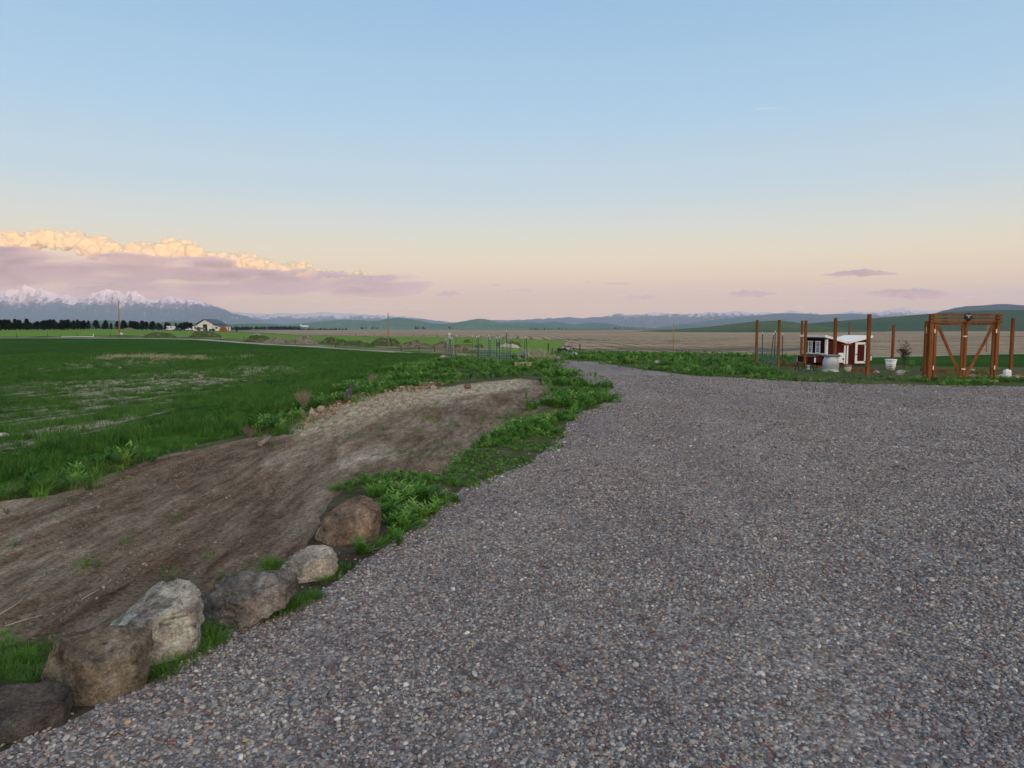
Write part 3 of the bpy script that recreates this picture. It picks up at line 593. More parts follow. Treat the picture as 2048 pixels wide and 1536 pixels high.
def tuft(n, L, w, spread, mat, bend=(0.1, 0.7), lean=(0, .5), leaf=0.0, seg=3):
    mb = MB()
    for _ in range(n):
        a = random.random() * 6.28; r = spread * random.random() ** .6; p = (math.cos(a) * r, math.sin(a) * r, -0.01)
        blade(mb, p, a + random.uniform(-1.2, 1.2), L * random.uniform(.5, 1.1), w * random.uniform(.7, 1.2), random.uniform(*bend), seg, random.uniform(*lean), leaf)
    me = mesh("tuft_form", mb.v, mb.f, mat, True); return me
def weed(mat, L=.22, n=26):              # bushy broad-leaved weed: stems ringed with lance leaves
    mb = MB()
    for s in range(random.randint(4, 6)):
        a = random.random() * 6.28; ln = random.uniform(.1, .55); h = L * random.uniform(.6, 1.15); top = Vector((math.cos(a) * ln * h, math.sin(a) * ln * h, h))
        mb.tube([(0, 0, -.01), top * .5 + Vector((0, 0, .02)), top], [.003, .0025, .0015], 4, False)
        for k in range(n // 4):
            t = (k + 1) / (n // 4); blade(mb, top * t, k * 2.4 + a, L * random.uniform(.32, .55) * (1.15 - .4 * t), L * .13, random.uniform(.4, .9), 3, random.uniform(.5, 1.0), 0.7)
    return mesh("weed_form", mb.v, mb.f, mat, True)
G_DARK = m_leaf("grass_blades", [(0.05, 0.13, 0.018), (0.09, 0.21, 0.028), (0.15, 0.29, 0.04)])
G_WEED = m_leaf("weed_leaves", [(0.05, 0.14, 0.02), (0.09, 0.24, 0.03), (0.15, 0.33, 0.045), (0.27, 0.42, 0.09)])
G_WHEAT = m_leaf("wheat_blades", [(0.035, 0.10, 0.016), (0.06, 0.155, 0.022), (0.09, 0.20, 0.03)])
G_LIGHT = m_leaf("light_grass_blades", [(0.08, 0.18, 0.03), (0.13, 0.24, 0.045), (0.22, 0.25, 0.09)])
G_DRY = m_leaf("dry_grass_blades", [(0.38, 0.36, 0.22), (0.46, 0.43, 0.28), (0.28, 0.28, 0.14)])
def spread(name, protos, x, y, smin, smax, tilt=.12, zoff=0, wt=None):
    n = len(x); i = rng.integers(0, len(protos), n) if wt is None else rng.choice(len(protos), n, p=np.array(wt) / sum(wt)); z = H(x, y) + zoff; hs = .45 + 1.1 * sstep(.32, .68, fbm(x * .9 + 9, y * .9, 3, 55))
    clumps(name, protos, np.stack([x, y, z], 1), np.stack([rng.normal(0, tilt, n), rng.normal(0, tilt, n), rng.random(n) * 6.28], 1), rng.uniform(smin, smax, n) * hs, i)
short = [tuft(34, .11, .007, .09, G_DARK) for _ in range(3)]; tall = [tuft(40, .24, .009, .08, G_DARK, (.2, .9)) for _ in range(3)]
weeds = [weed(G_WEED, .20, 28) for _ in range(4)]; flat = [tuft(16, .17, .035, .03, G_WEED, (.3, .9), (.5, 1.2), .8, 4) for _ in range(3)]
kit = short + tall + weeds + flat
# the lush strip between gravel and dirt: dense near the gravel, bare gaps inside
VST = [(905, 1010), (870, 1045), (800, 1085), (760, 1110), (700, 1140), (680, 1135), (690, 1105), (740, 1092), (772, 1062), (778, 1010), (745, 975), (700, 985), (690, 975), (760, 945), (880, 950), (900, 930), (940, 890), (1020, 855), (1095, 835), (1150, 832), (1135, 850), (1135, 875), (1090, 905), (1060, 925), (1000, 955), (925, 980)]
VST2 = [(1110, 722), (1112, 735), (1150, 750), (1195, 778), (1216, 802), (1190, 822), (1150, 826), (1100, 815), (1108, 790), (1098, 762), (1060, 750), (960, 760), (880, 768), (780, 778), (720, 790), (700, 780), (760, 745), (830, 722), (885, 712), (940, 712), (1000, 715), (1060, 715)]
vst, vst2 = [zpx(*p) for p in VST], [zpx(*p) for p in VST2]
def mk(poly, w=.12): return lambda x, y: sstep(-w, w, np.where(inpoly(poly, x, y), 1, -1) * pdist(poly, x, y) + (fbm(x * 3, y * 3, 3, 3) - .5) * w * 5)
g1 = mk(vst, .10); x, y = scatter_area(120000, 3.2, 16, R(30), lambda x, y: g1(x, y) * sstep(.36, .56, fbm(x * 2.6, y * 2.6, 3, 77)) * ((x < 0) | True) * .95)
spread("verge_grass_and_weeds", kit, x, y, .15, .42, wt=[4, 4, 4, 1.5, 1.5, 1.5, 1.6, 1.6, 1.6, 1.6, 1.2, 1.2, 1.2])
# soil showing through the wheel-worn part, and the weedy bank top
bare_t = [tuple(zpx(*p)) for p in [(915, 752), (950, 729), (1010, 724), (1020, 738), (1090, 746), (1095, 785), (960, 775)]]
g2 = mk(vst2, .35); x, y = scatter_area(150000, 11, 46, R(20), lambda x, y: g2(x, y) * (1 - .88 * mk(bare_t, .5)(x, y)) * sstep(.30, .5, fbm(x * .9, y * .9, 3, 41)))
spread("bank_grass_and_weeds", kit, x, y, .26, .72, wt=[3, 3, 3, 2, 2, 2, 2, 2, 2, 2, 1, 1, 1])
# bank at the field edge
EDGE = [(-60, 1000), (0, 990), (60, 985), (130, 975), (180, 950), (300, 905), (400, 885), (470, 870), (520, 870), (560, 850), (620, 818), (690, 790), (740, 760), (800, 735)]
edge = [zpx(*p) for p in EDGE]
def ge(x, y):
    d = pdist(edge, x, y, False); return np.exp(-(d / (.10 + .017 * y)) ** 2) * sstep(.38, .6, fbm(x * 1.5, y * 1.5, 2, 13)) * .8
x, y = scatter_area(110000, 5, 26, R(43), lambda x, y: ge(x, y) * (x < 0)); light = [tuft(26, .20, .008, .08, G_LIGHT, (.2, .8)) for _ in range(3)]
spread("field_edge_grass", light + tall + weeds[:2], x, y, .3, .75, wt=[3, 3, 3, 1, 1, 1, 1.2, 1.2])
# wheat rows
wht = [tuft(30, .13, .007, .10, G_WHEAT, (.05, .5), (0, .25)) for _ in range(4)]
def gw(x, y):
    a = R(57); r = (x * math.cos(a) + y * math.sin(a)); row = .55 + .45 * np.cos((x * math.sin(a) - y * math.cos(a) * -1) * 0)
    b = fbare(x, y); return inpoly(wheatL, x, y) * (1 - .97 * b) * (.35 + .65 * sstep(.40, .60, fbm(x * 2.4, y * .12, 3, 62))) * (.45 + .55 * sstep(.35, .6, fbm(x * 1.6, y * .22, 3, 60))) * np.clip(1.15 - y / 60, .25, 1)
x, y = scatter_area(190000, 6, 55, R(43), gw); spread("wheat_shoots", wht, x, y, .75, 1.35)
x, y = scatter_area(150000, 52, 125, R(43), lambda x, y: inpoly(wheatL, x, y) * (1 - .97 * fbare(x, y)) * .6); spread("wheat_shoots", wht, x, y, 1.3, 2.4)
# right-hand verge and the grass round the coop
RV = [(1112, 722), (1200, 724), (1290, 740), (1370, 750), (1500, 757), (1600, 763), (1700, 767), (1850, 770), (2048, 773), (2250, 777), (2250, 757), (2048, 758), (1850, 760), (1740, 758), (1640, 745), (1560, 742), (1500, 715), (1420, 714), (1300, 713), (1150, 713)]
rv = [zpx(*p) for p in RV]; g3 = mk(rv, .35)
x, y = scatter_area(130000, 17, 46, R(43), lambda x, y: (x > 2) * g3(x, y) * sstep(.26, .48, fbm(x * .7, y * .7, 3, 91))); spread("roadside_grass", kit + light, x, y, .2, .5, wt=[3, 3, 3, 1, 1, 1, 1.2, 1.2, 1.2, 1.2, .6, .6, .6, .8, .8, .8])
x, y = scatter_area(90000, 24, 68, R(43), lambda x, y: (~inpoly(gravel_poly, x, y)) * (x > 1) * (y > 24) * (~inpoly(wheatR, x, y)) * (y < 66) * (.15 + .85 * sstep(.4, .6, fbm(x * .25, y * .25, 3, 19))) * (1 - .8 * ((x > 9) & (y < 31) & (x < 22))) * .55)
spread("pasture_weeds", kit, x, y, .3, .95, wt=[3, 3, 3, 1, 1, 1, 3, 3, 3, 3, 1, 1, 1])
# sparse seedlings on the dirt and small green islands
isl = [zpx(*p) for p in [(780, 905), (880, 895), (900, 925), (800, 930)]], [zpx(*p) for p in [(1000, 835), (1080, 825), (1090, 845), (1000, 850)]]
x, y = scatter_area(30000, 3, 16, R(40), lambda x, y: inpoly(dirt_poly, x, y) * (.012 + .35 * mk(isl[0], .3)(x, y) + .5 * mk(isl[1], .3)(x, y)))
spread("dirt_seedlings", short, x, y, .25, .6)
c5 = [zpx(*p) for p in [(-120, 1300), (0, 1288), (95, 1290), (105, 1310), (90, 1385), (0, 1390), (-160, 1400)]]; g5 = mk(c5, .08)
c6 = [[zpx(*p) for p in q] for q in ([(318, 1345), (395, 1300), (432, 1288), (400, 1312), (318, 1368)], [(560, 1212), (640, 1185), (640, 1195), (560, 1225)], [(470, 1248), (560, 1205), (560, 1215), (470, 1260)], [(672, 1120), (700, 1105), (700, 1140), (640, 1165)], [(520, 1130), (560, 1120), (570, 1140), (530, 1150)], [(390, 1255), (440, 1262), (432, 1290), (380, 1290)])]
x, y = scatter_area(60000, 2.2, 6.5, R(43), lambda x, y: np.clip(g5(x, y) * .55 + sum(mk(q, .04)(x, y) for q in c6) * .8, 0, 1) * (x < 0)); spread("grass_round_boulders", short, x, y, .22, .6)
# dry straw on the field hummock
x, y = scatter_area(60000, 60, 110, R(43), lambda x, y: mk(gp([(200, 720), (240, 712), (330, 714), (400, 712), (480, 716), (440, 722), (250, 722)]), 1.2)(x, y) * .5 * (x < 0) * sstep(.42, .56, fbm(x * .15, y * .3, 2, 88))); spread("straw_tussocks", [tuft(24, .30, .02, .35, G_DRY, (.1, .6)) for _ in range(2)], x, y, .7, 1.9)
x, y = scatter_area(16000, 24, 50, R(20), lambda x, y: mk([zpx(*p) for p in [(1062, 714), (1090, 713), (1110, 716), (1108, 722), (1080, 724), (1062, 722)]], .3)(x, y)); spread("straw_tussocks", [tuft(30, .4, .014, .12, G_DRY, (.1, .7))], x, y, .8, 1.3)
# clods, crumbs and small stones on the dirt
def m_clod():
    t = NT("clod"); oi = t.node('ShaderNodeObjectInfo'); c = t.ramp(oi.outputs['Random'], [(0, (0.14, 0.10, 0.068)), (.6, (0.27, 0.205, 0.145)), (.96, (.33, .265, .19)), (1, (.42, .37, .30))]); t.color(c); return t.m
MC = m_clod(); v, f = ico(2); clod = []
for k in range(5): q = v * (1 + .35 * v3(v + 3 * k, 1.5, k) + .15 * v3(v, 4, k + 5))[:, None] * [1, .8, .6]; clod.append(mesh("clod_form", (q * .5).tolist(), f, MC, False))
x, y = scatter_area(330000, 2.8, 17, R(43), lambda x, y: (x < .5) * inpoly(dirt_poly, x, y) * (.12 + .75 * sstep(.45, .68, fbm(x * 3.5, y * 1.0, 3, 8)))); s = np.minimum(.0065 * np.exp(rng.normal(0, .5, len(x))), .03)
crumb = [zpx(*p) for p in [(700, 802), (705, 785), (740, 772), (800, 765), (860, 768), (860, 778), (760, 790)]]; crumb2 = [zpx(*p) for p in [(560, 862), (560, 848), (620, 826), (690, 800), (705, 806), (640, 832), (590, 858)]]
x2, y2 = scatter_area(60000, 8, 26, R(30), lambda x, y: (mk(crumb, .25)(x, y) + mk(crumb2, .18)(x, y)) * .9); s2 = .055 * np.exp(rng.normal(0, .55, len(x2)))
X = np.concatenate([x, x2]); Y = np.concatenate([y, y2]); S = np.minimum(np.concatenate([s, s2]), .2); n = len(X)
clumps("soil_clods", clod, np.stack([X, Y, H(X, Y) + S * .1], 1), rng.random((n, 3)) * 6.28, S, rng.integers(0, 5, n))
# ------------------------------------------------------------------ boulders
def m_rock(name, a, b, c, lichen=0.0, lcol=(0.5, 0.55, 0.55), streak=0.0, sc=5):
    t = NT(name); o = t.obco(); n = t.noise(sc, 7, 0.7, o); n2 = t.noise(sc * 0.5, 4, 0.6, o, 1.0); n3 = t.noise(sc * 6, 6, 0.75, o)
    col = t.ramp(n2, [(0.36, a), (0.5, b), (0.64, c)]); col = t.mix(1.0, col, t.ramp(n, [(0.34, (0.62, 0.64, 0.66)), (0.66, (1.62, 1.62, 1.6))]), 'MULTIPLY')
    col = t.mix(1.0, col, t.ramp(n3, [(0.35, 0.7), (0.65, 1.3)]), 'MULTIPLY')
    cr_ = t.noise(sc * 1.1, 5, 0.65, t.scale(o, (1, 1, 2.6), (R(25), R(15), 0)), 1.2); col = t.mix(t.ramp(cr_, [(0.36, 0.6), (0.44, 0.0)]), col, (0.035, 0.03, 0.027))
    n4 = t.noise(sc * 16, 4, 0.8, o); col = t.mix(1.0, col, t.ramp(n4, [(0.35, 0.72), (0.65, 1.25)]), 'MULTIPLY')
    vein = t.noise(sc * 0.8, 3, 0.6, o, 1.6); col = t.mix(t.math('MULTIPLY', t.ramp(vein, [(0.49, 0.0), (0.5, 1.0), (0.51, 0.0)]), t.ramp(n, [(0.56, 0.0), (0.66, 0.8)])), col, (0.55, 0.48, 0.38))
    if lichen: col = t.mix(t.ramp(t.math('ADD', t.noise(sc * 1.3, 6, 0.7, o), lichen * 0.25 - 0.25), [(0.56 - lichen * .2, 0.0), (0.62 - lichen * .2, 0.85)]), col, lcol)
    t.color(col); t.bump(t.math('ADD', t.math('MULTIPLY', n, 1.0), t.math('ADD', t.math('MULTIPLY', n3, 0.25), t.math('MULTIPLY', cr_, 0.6))), 0.055, 1.0); return t.m
def rock(outline, pyb, half, label, mat, seed, box=0.55, am=1.0, strata=0.0, push=0.5):
    bx = sum(p[0] for p in outline) / len(outline); g = G(bx, pyb, 1.2); D = g.y + half * push
    P = np.array([W(a, b, D)[:] for a, b in outline]); c = P.mean(0); nth, nph = 150, 64
    L = np.r_[0, np.cumsum(np.hypot(*(np.roll(P, -1, 0) - P)[:, [0, 2]].T))]; tt = np.linspace(0, L[-1], nth, endpoint=False); Q = np.vstack([P, P[:1]])
    O = np.stack([np.interp(tt, L, Q[:, k]) for k in range(3)], 1); k = 5
    for _ in range(3): O = (np.roll(O, 1, 0) + 2 * O + np.roll(O, -1, 0)) / 4
    fw = np.array([c[0], c[1], 0]); fw /= np.linalg.norm(fw); V = []
    for ph in np.linspace(-90, 90, nph + 2)[1:-1]:
        q = math.cos(R(ph)) ** box; s = math.sin(R(ph)); V.append(c + (O - c) * q + fw * half * np.sign(s) * abs(s) ** 0.8)
    V = np.vstack(V + [c - fw * half, c + fw * half]); nrm = V - c; nrm /= np.linalg.norm(nrm, axis=1)[:, None]; sc = float(np.ptp(P[:, 0]) + np.ptp(P[:, 2])) / 2
    d = .06 * v3(V, 2.2 / sc, seed) + .04 * v3(V, 5 / sc, seed + 3) + .024 * v3(V, 13 / sc, seed + 5) + .011 * v3(V, 34 / sc, seed + 7)
    cell = np.floor(v3(V + 3, 2.6 / sc, seed + 11) * 4) / 4; d = d + .045 * cell
    if strata: w = V @ np.array([.25, .1, 1.0]) + .02 * v3(V, 5 / sc, seed); d = d + strata * (np.abs(((w / (sc * .11)) % 1) - .5) - .25)
    V = V + nrm * (d * sc * am)[:, None]; n = nph * nth; rr = np.random.default_rng(seed); rt = np.array([fw[1], -fw[0], 0])
    for k in range(13):                   # broken flats on the near, top and far faces
        a_, e_ = rr.uniform(-.75, .75), rr.choice([rr.uniform(-.2, .25), rr.uniform(.6, 1.3)]); dn = rt * a_ - fw * (1.0 if k % 4 else -1.0) + np.array([0, 0, e_]); dn /= np.linalg.norm(dn); q = (V - c) @ dn; lim = q.max() * rr.uniform(.70, .88); V = V - np.outer(np.maximum(q - lim, 0), dn) * .92
    for a_, f_, e_, fr in ((-.12, .45, 1.0, .66), (.15, 1.0, .12, .66), (.85, .55, .1, .78), (-.8, .6, .25, .80), (.35, .5, 1.0, .80)):
        dn = rt * (a_ + rr.uniform(-.15, .15)) - fw * f_ + np.array([0, 0, e_]); dn /= np.linalg.norm(dn); q = (V - c) @ dn; lim = q.max() * (fr + rr.uniform(-.04, .06)); V = V - np.outer(np.maximum(q - lim, 0), dn) * .97
    V = V + nrm * (sc * am * (.009 * v3(V, 16 / sc, seed + 31) + .007 * v3(V, 36 / sc, seed + 33)))[:, None]
    f = [(i * nth + j, i * nth + (j + 1) % nth, (i + 1) * nth + (j + 1) % nth, (i + 1) * nth + j) for i in range(nph - 1) for j in range(nth)]
    f += [(j, n, (j + 1) % nth) for j in range(nth)] + [((nph - 1) * nth + (j + 1) % nth, n + 1, (nph - 1) * nth + j) for j in range(nth)]
    f = [q[::-1] for q in f]; base = Vector((c[0], c[1], 0)); o = obj("boulder", mesh("boulder", (V - np.array(base)).tolist(), f, mat, True), loc=base)
    tag(o, label, "boulder", "boulders lining the gravel edge"); return o
rock([(-150, 1388), (-60, 1384), (60, 1380), (150, 1376), (161, 1384), (160, 1432), (140, 1465), (60, 1520), (-30, 1590), (-160, 1640)], 1480, .16, "flat dark grey slab cut off by the lower left corner",
     m_rock("slab_rock", (0.06, 0.055, 0.05), (0.085, 0.075, 0.068), (0.10, 0.09, 0.08), sc=7), 3, .35, .22)
rock([(92, 1385), (93, 1345), (103, 1312), (122, 1276), (150, 1264), (220, 1254), (280, 1257), (314, 1262), (319, 1300), (314, 1345), (290, 1372), (250, 1390), (205, 1402), (165, 1425), (120, 1430)], 1400, .22, "big blocky brown boulder with white scrapes beside the dark slab",
     m_rock("brown_rock", (0.10, 0.082, 0.06), (0.165, 0.135, 0.10), (0.26, 0.24, 0.205), .25, (0.44, 0.48, 0.50)), 5, .42, .8)
rock([(205, 1258), (240, 1236), (270, 1212), (305, 1186), (335, 1168), (372, 1161), (395, 1166), (410, 1182), (417, 1215), (417, 1262), (400, 1300), (370, 1322), (330, 1342), (300, 1350), (250, 1330), (215, 1290)], 1322, .24, "pale grey-green boulder with a purple face and blue-white lichen",
     m_rock("pale_rock", (0.18, 0.155, 0.155), (0.36, 0.34, 0.28), (0.50, 0.52, 0.44), .5, (0.50, 0.60, 0.58)), 9, .75, 1.0)
rock([(412, 1262), (414, 1190), (440, 1168), (475, 1152), (515, 1146), (560, 1150), (590, 1152), (596, 1172), (588, 1200), (555, 1212), (510, 1232), (470, 1258), (440, 1275)], 1250, .20, "long low dark boulder with a rough flaky front, third from the far end",
     m_rock("dark_rock", (0.10, 0.088, 0.075), (0.18, 0.16, 0.14), (0.31, 0.285, 0.255), .12, (0.42, 0.40, 0.37)), 12, .6, 1.15, .10)
rock([(556, 1142), (572, 1120), (600, 1100), (632, 1090), (656, 1089), (672, 1104), (677, 1126), (668, 1146), (640, 1160), (605, 1178), (575, 1176), (560, 1160)], 1162, .19, "small layered grey boulder touching the weeds, second from the far end",
     m_rock("layered_rock", (0.20, 0.18, 0.15), (0.32, 0.29, 0.245), (0.46, 0.43, 0.37), .15, (0.45, 0.45, 0.42)), 16, .75, .8, .13)
rock([(631, 1090), (633, 1068), (646, 1044), (668, 1020), (695, 1004), (725, 995), (748, 1000), (760, 1018), (764, 1045), (758, 1072), (735, 1090), (700, 1100), (660, 1100)], 1086, .26, "rounded rusty brown boulder at the far end of the row",
     m_rock("rusty_rock", (0.10, 0.078, 0.06), (0.18, 0.13, 0.092), (0.32, 0.255, 0.19), .0), 21, .75, .7)
def stone(px, py, w, h, label, col, name="stone", cat="stone", seed=1, group=None, flat=1.0):
    g = G(px, py, 1.5); v, f = ico(3); s = w / FPX * g.y; hh = h / FPX * g.y
    q = v * (1 + .28 * v3(v + seed, 1.2, seed) + .10 * v3(v, 3, seed))[:, None] * [s / 2, s / 2 * .8 * flat, hh * .62]
    o = obj(name, mesh(name, q.tolist(), f, m_rock(name + "_surface", tuple(c * .7 for c in col), col, tuple(min(.8, c * 1.3) for c in col), sc=3 / s), False), loc=(g.x, g.y, g.z + hh * .35), rz=seed); tag(o, label, cat, group); return o
stone(2, 876, 26, 12, "white stone at the left edge of the green field", (.5, .5, .47), seed=4)
stone(230, 1049 - 70, 12, 7, "pale stone at the ragged top edge of the dirt patch", (.32, .28, .24), seed=5)
stone(248, 980, 8, 8, "tiny round pale stone in a hollow of the dirt patch", (.4, .37, .33), seed=7)
stone(240, 738, 10, 4, "white flat stone lying on the bare tan strip of the field", (.55, .52, .46), seed=8)
stone(935, 776, 16, 10, "small brown stone at the far end of the dirt patch", (.2, .15, .12), seed=9)
stone(887, 721, 20, 11, "pinkish brown stone left of the wire-wrapped stakes", (.36, .25, .19), seed=10)
stone(1313, 728, 16, 8, "grey stone in the roadside grass by the gravel bend", (.36, .33, .32), seed=11)
stone(241, 669, 9, 4, "white stone at the foot of the leftmost utility pole", (.62, .62, .6), seed=3)
for px, py, w, h, lb, sd in [(1864, 757, 13, 9, "grey stone against the left foot of the gate", 31), (1942, 745, 13, 8, "pale stone seen through the right gate leaf", 32), (1946, 757, 16, 9, "pale stone in front of the right gate leaf", 33), (1752, 748, 12, 7, "pale stone right of the front fence post of the pen", 35),
                         (1800, 750, 18, 10, "grey stone between the white bucket and the gate", 36), (1838, 756, 10, 5, "flat stone just left of the gate post", 37), (2003, 756, 14, 8, "flat grey stone right of the gate", 38), (2033, 758, 22, 8, "long brown-grey stone under the white jug", 39), (2044, 757, 8, 6, "small tan stone at the right edge of the picture", 41)]:
    stone(px, py, w, h, lb, (.34, .29, .26) if sd % 2 else (.42, .39, .35), seed=sd, group="stones around the garden pen", flat=1.2)
# ------------------------------------------------------------------ shared materials
STAIN = NT("stained_wood"); _n = STAIN.noise(6, 5, .65, STAIN.scale(STAIN.obco(), (1, 1, .12))); STAIN.color(STAIN.ramp(_n, [(.3, (.115, .045, .02)), (.55, (.215, .084, .034)), (.75, (.30, .13, .056))])); STAIN = STAIN.m
RAWW = simple("weathered_wood", (.32, .24, .16), .9, .35, 12); DARKW = simple("dark_wood", (.07, .05, .04), .9, .3, 12)
WHITE = simple("white_paint", (.74, .76, .78), .55, .08, 6); GREENM = simple("green_post_paint", (.035, .075, .055), .6, .2, 20); TIP = simple("white_tip_paint", (.75, .76, .75), .6, .1, 10)
GALV = simple("galvanised_steel", (.36, .40, .44), .45, .18, 14, .35, .4); BLACK = simple("black_metal", (.02, .02, .022), .5, .2, 10); BLACKP = simple("black_plastic", (.03, .03, .032), .45, .1)
BARNRED = NT("red_siding"); _w = BARNRED.node('ShaderNodeTexWave'); _w.bands_direction = 'X'; _w.inputs['Scale'].default_value = 3.2; BARNRED.l.new(BARNRED.obco(), _w.inputs[0])
BARNRED.color(BARNRED.mix(1.0, BARNRED.ramp(_w.outputs['Fac'], [(.0, (.03, .008, .008)), (.12, (.072, .017, .017))]), BARNRED.ramp(BARNRED.noise(9, 5, .7, BARNRED.obco()), [(.3, .75), (.7, 1.25)]), 'MULTIPLY')); BARNRED = BARNRED.m
GLASSD = simple("dark_window_glass", (.035, .045, .06), .12, .1, 3, 0, .6); POLEW = simple("pole_wood", (.30, .19, .10), .9, .3, 3)
WIRE = simple("galvanised_wire", (.38, .41, .44), .5, .1, 3, .4); WIREG = simple("green_wire", (.10, .20, .17), .6, .1); RUST = simple("rusty_steel", (.09, .055, .045), .8, .4, 5)
def hz(px, py, y): return W(px, py, y).z
# ------------------------------------------------------------------ fence posts of the pen
def post(px, top, pyb, label, w=.089, dpt=None, ptop=None):
    if dpt is None: g = G(px, pyb, 5)
    else: p = W(px, pyb, dpt); g = Vector((p.x, dpt, H1(p.x, dpt)))
    zt = hz(ptop or px, top, g.y); h = zt - g.z; mb = MB(); mb.box((0, 0, h / 2 - .15), (w, w, h + .3), bev=.006); o = mb.build("fence_post", STAIN, None, g, R(random.uniform(-6, 20)))
    tag(o, label, "fence post", "rust-stained wooden posts of the unfinished pen"); return o
POSTS = [(1512, 640, 729, "leftmost stained wooden post of the pen"), (1556, 640, 734, "stained post just right of the netting, second from the left"), (1602, 641, 722, "stained post half hidden behind the coop's left corner post"), (1609, 641, 735, "stained post in front of the coop's left corner with a diagonal brace"),
         (1668, 636, 738, "stained post behind the galvanised drum"), (1696, 643, 722, "stained post rising behind the coop roof"), (1734, 628, 752, "tallest stained post, in front of the white coop door"), (1784, 650, 733, "stained post behind the lettered white bucket"), (2020, 636, 752, "stained post beside the white jug, right of the gate")]
for i, (px, tp, pb, lb) in enumerate(POSTS): post(px, tp, pb, lb, .10 if i in (4, 6) else .089)
def tpost(pxt, top, pxb, bot, label, grp="green steel stakes of the small garden enclosure", d=None, mat=GREENM, r=.017):
    g = G(pxb, bot, 5, 60) if d is None else W(pxb, bot, d); y = g.y; t = W(pxt, top, y); e = empty("steel_stake", g); a = Vector((0, 0, -.15)); b = t - Vector(g); k = .93
    mb = MB(); m = a.lerp(b, k); mb.bar(a, m, r * 2.6, r); mb.bar(a + Vector((0, r * .9, 0)), m + Vector((0, r * .9, 0)), r * .8, r * 1.8); mb.build("shaft", mat, e)
    mb = MB(); mb.bar(m, b, r * 1.8, r * .8); mb.bar(m + Vector((0, r * .9, 0)), b + Vector((0, r * .9, 0)), r * .7, r * 1.2); mb.build("white_tip", TIP, e); tag(e, label, "stake", grp); return e
TP = [(891.7, 677, 892.2, 726, "stake at the far left of the garden stakes, with a long pale tip"), (899, 673, 896.5, 722, "leaning stake inside the left wire wrap"), (900.5, 674, 902.8, 722, "stake on the right of the pair inside the left wire wrap"), (904.5, 675, 905.5, 721, "stake on the right edge of the left wire wrap"),
      (912.8, 670, 909.3, 713, "leaning stake just right of the left wire wrap"), (945.2, 671, 943.7, 714, "stake standing alone left of the tall mesh panel"), (953.6, 671, 954.7, 732, "nearest stake, at the left front corner of the mesh panel"), (957.5, 670, 957.2, 726, "stake close behind the nearest corner stake"),
      (977, 669, 979.6, 722, "stake of the leaning pair in the middle of the mesh, left one"), (979.8, 675, 980.2, 721, "stake of the leaning pair in the middle of the mesh, right one"), (992.8, 674, 993.6, 719, "stake in the middle of the mesh panel, beside the dark shrub"), (999.3, 673, 998.6, 721, "stake just right of the dark shrub on the mound"),
      (1006, 670, 1005.4, 721, "white-tipped stake in the right half of the mesh panel"), (1018.9, 674, 1020, 714, "stake behind the right end of the mesh panel"), (1022.5, 674, 1020.6, 721, "stake at the right end of the mesh panel"), (1040.3, 673, 1039.5, 711, "stake behind the wire roll"),
      (1050.6, 673, 1047, 722, "left stake of the crossed pair over the wire roll"), (1052.4, 672, 1055.3, 723, "right stake of the crossed pair over the wire roll")]
for a in TP: tpost(*a)
g = G(1015, 719, 5, 60); e = tpost(1012.8, 660, 1015.5, 719, "tallest thin dark rod leaning left at the right end of the mesh", mat=BLACK)
TP2 = [(1525.5, 664, 1524.5, 708, "upright stake left of the netting gap by the pen"), (1548, 666, 1542, 712, "leaning stake of the pair by the pen"), (1551, 661, 1549, 712, "upright stake of the pair by the pen"), (1565.6, 667, 1565, 712, "stake right of the second pen post")]
for a in TP2: tpost(*a, grp="green steel stakes behind the pen", d=30)
# ------------------------------------------------------------------ wire things of the garden enclosure
def grid_panel(name, A, B, z0, z1, nx, nz, r, mat, parent=None, bow=0.0):
    mb = MB(); A = Vector(A); B = Vector(B); nrm = Vector(((B - A).y, -(B - A).x, 0)).normalized()
    P = lambda t: A.lerp(B, t) + nrm * bow * math.sin(math.pi * t)
    for i in range(nx + 1): p = P(i / nx); mb.tube([p + Vector((0, 0, z0)), p + Vector((0, 0, z1))], r * 1.6, 3, False)
    for k in range(nz + 1):
        z = z0 + (z1 - z0) * k / nz; mb.tube([P(i / 12) + Vector((0, 0, z)) for i in range(13)], r * 1.5, 3, False)
    return mb.build(name, mat, parent)
gA, gB = W(953, 726, 32.5), W(1023, 726, 31.5); gA.z = gB.z = 0
o = grid_panel("mesh_panel", gA, gB, .05, hz(990, 664, 32), 13, 12, .0035, WIRE, bow=-.25); tag(o, "tall thin wire grid panel tied to the garden stakes", "wire panel")
gA, gB = W(957, 722, 33.2), W(1021, 722, 32.6); gA.z = gB.z = 0
o = grid_panel("netting", gA, gB, .0, hz(990, 703, 33), 46, 16, .0035, WIREG, bow=.1); tag(o, "low green-grey netting along the bottom of the garden stakes", "netting")
def wrap():
    g = G(899, 722, 5, 60); e = empty("wire_wrap", g); mb = MB(); n = 14; h = hz(899, 674, g.y) - g.z
    for i in range(n): a = i / n * 6.283; mb.tube([(math.cos(a) * .25, math.sin(a) * .2, 0), (math.cos(a + .5) * .17, math.sin(a + .5) * .15, h)], .005, 3, False)
    for k in range(17):
        z = h * k / 16; r = .25 - .08 * k / 16; mb.tube([(math.cos(i / 16 * 6.283) * r, math.sin(i / 16 * 6.283) * r * .85, z) for i in range(17)], .004, 3, False)
    mb.build("mesh_sleeve", WIRE, e); mb = MB(); mb.tube([(-.02, 0, h), (.0, 0, h + .12)], .02, 6); mb.lathe([(.07, h + .1), (.06, h + .16), (.02, h + .19)], n=10); mb.build("cap", TIP, e)
    tag(e, "pale wire mesh sleeve wrapped round the left group of stakes", "wire cage")
wrap()
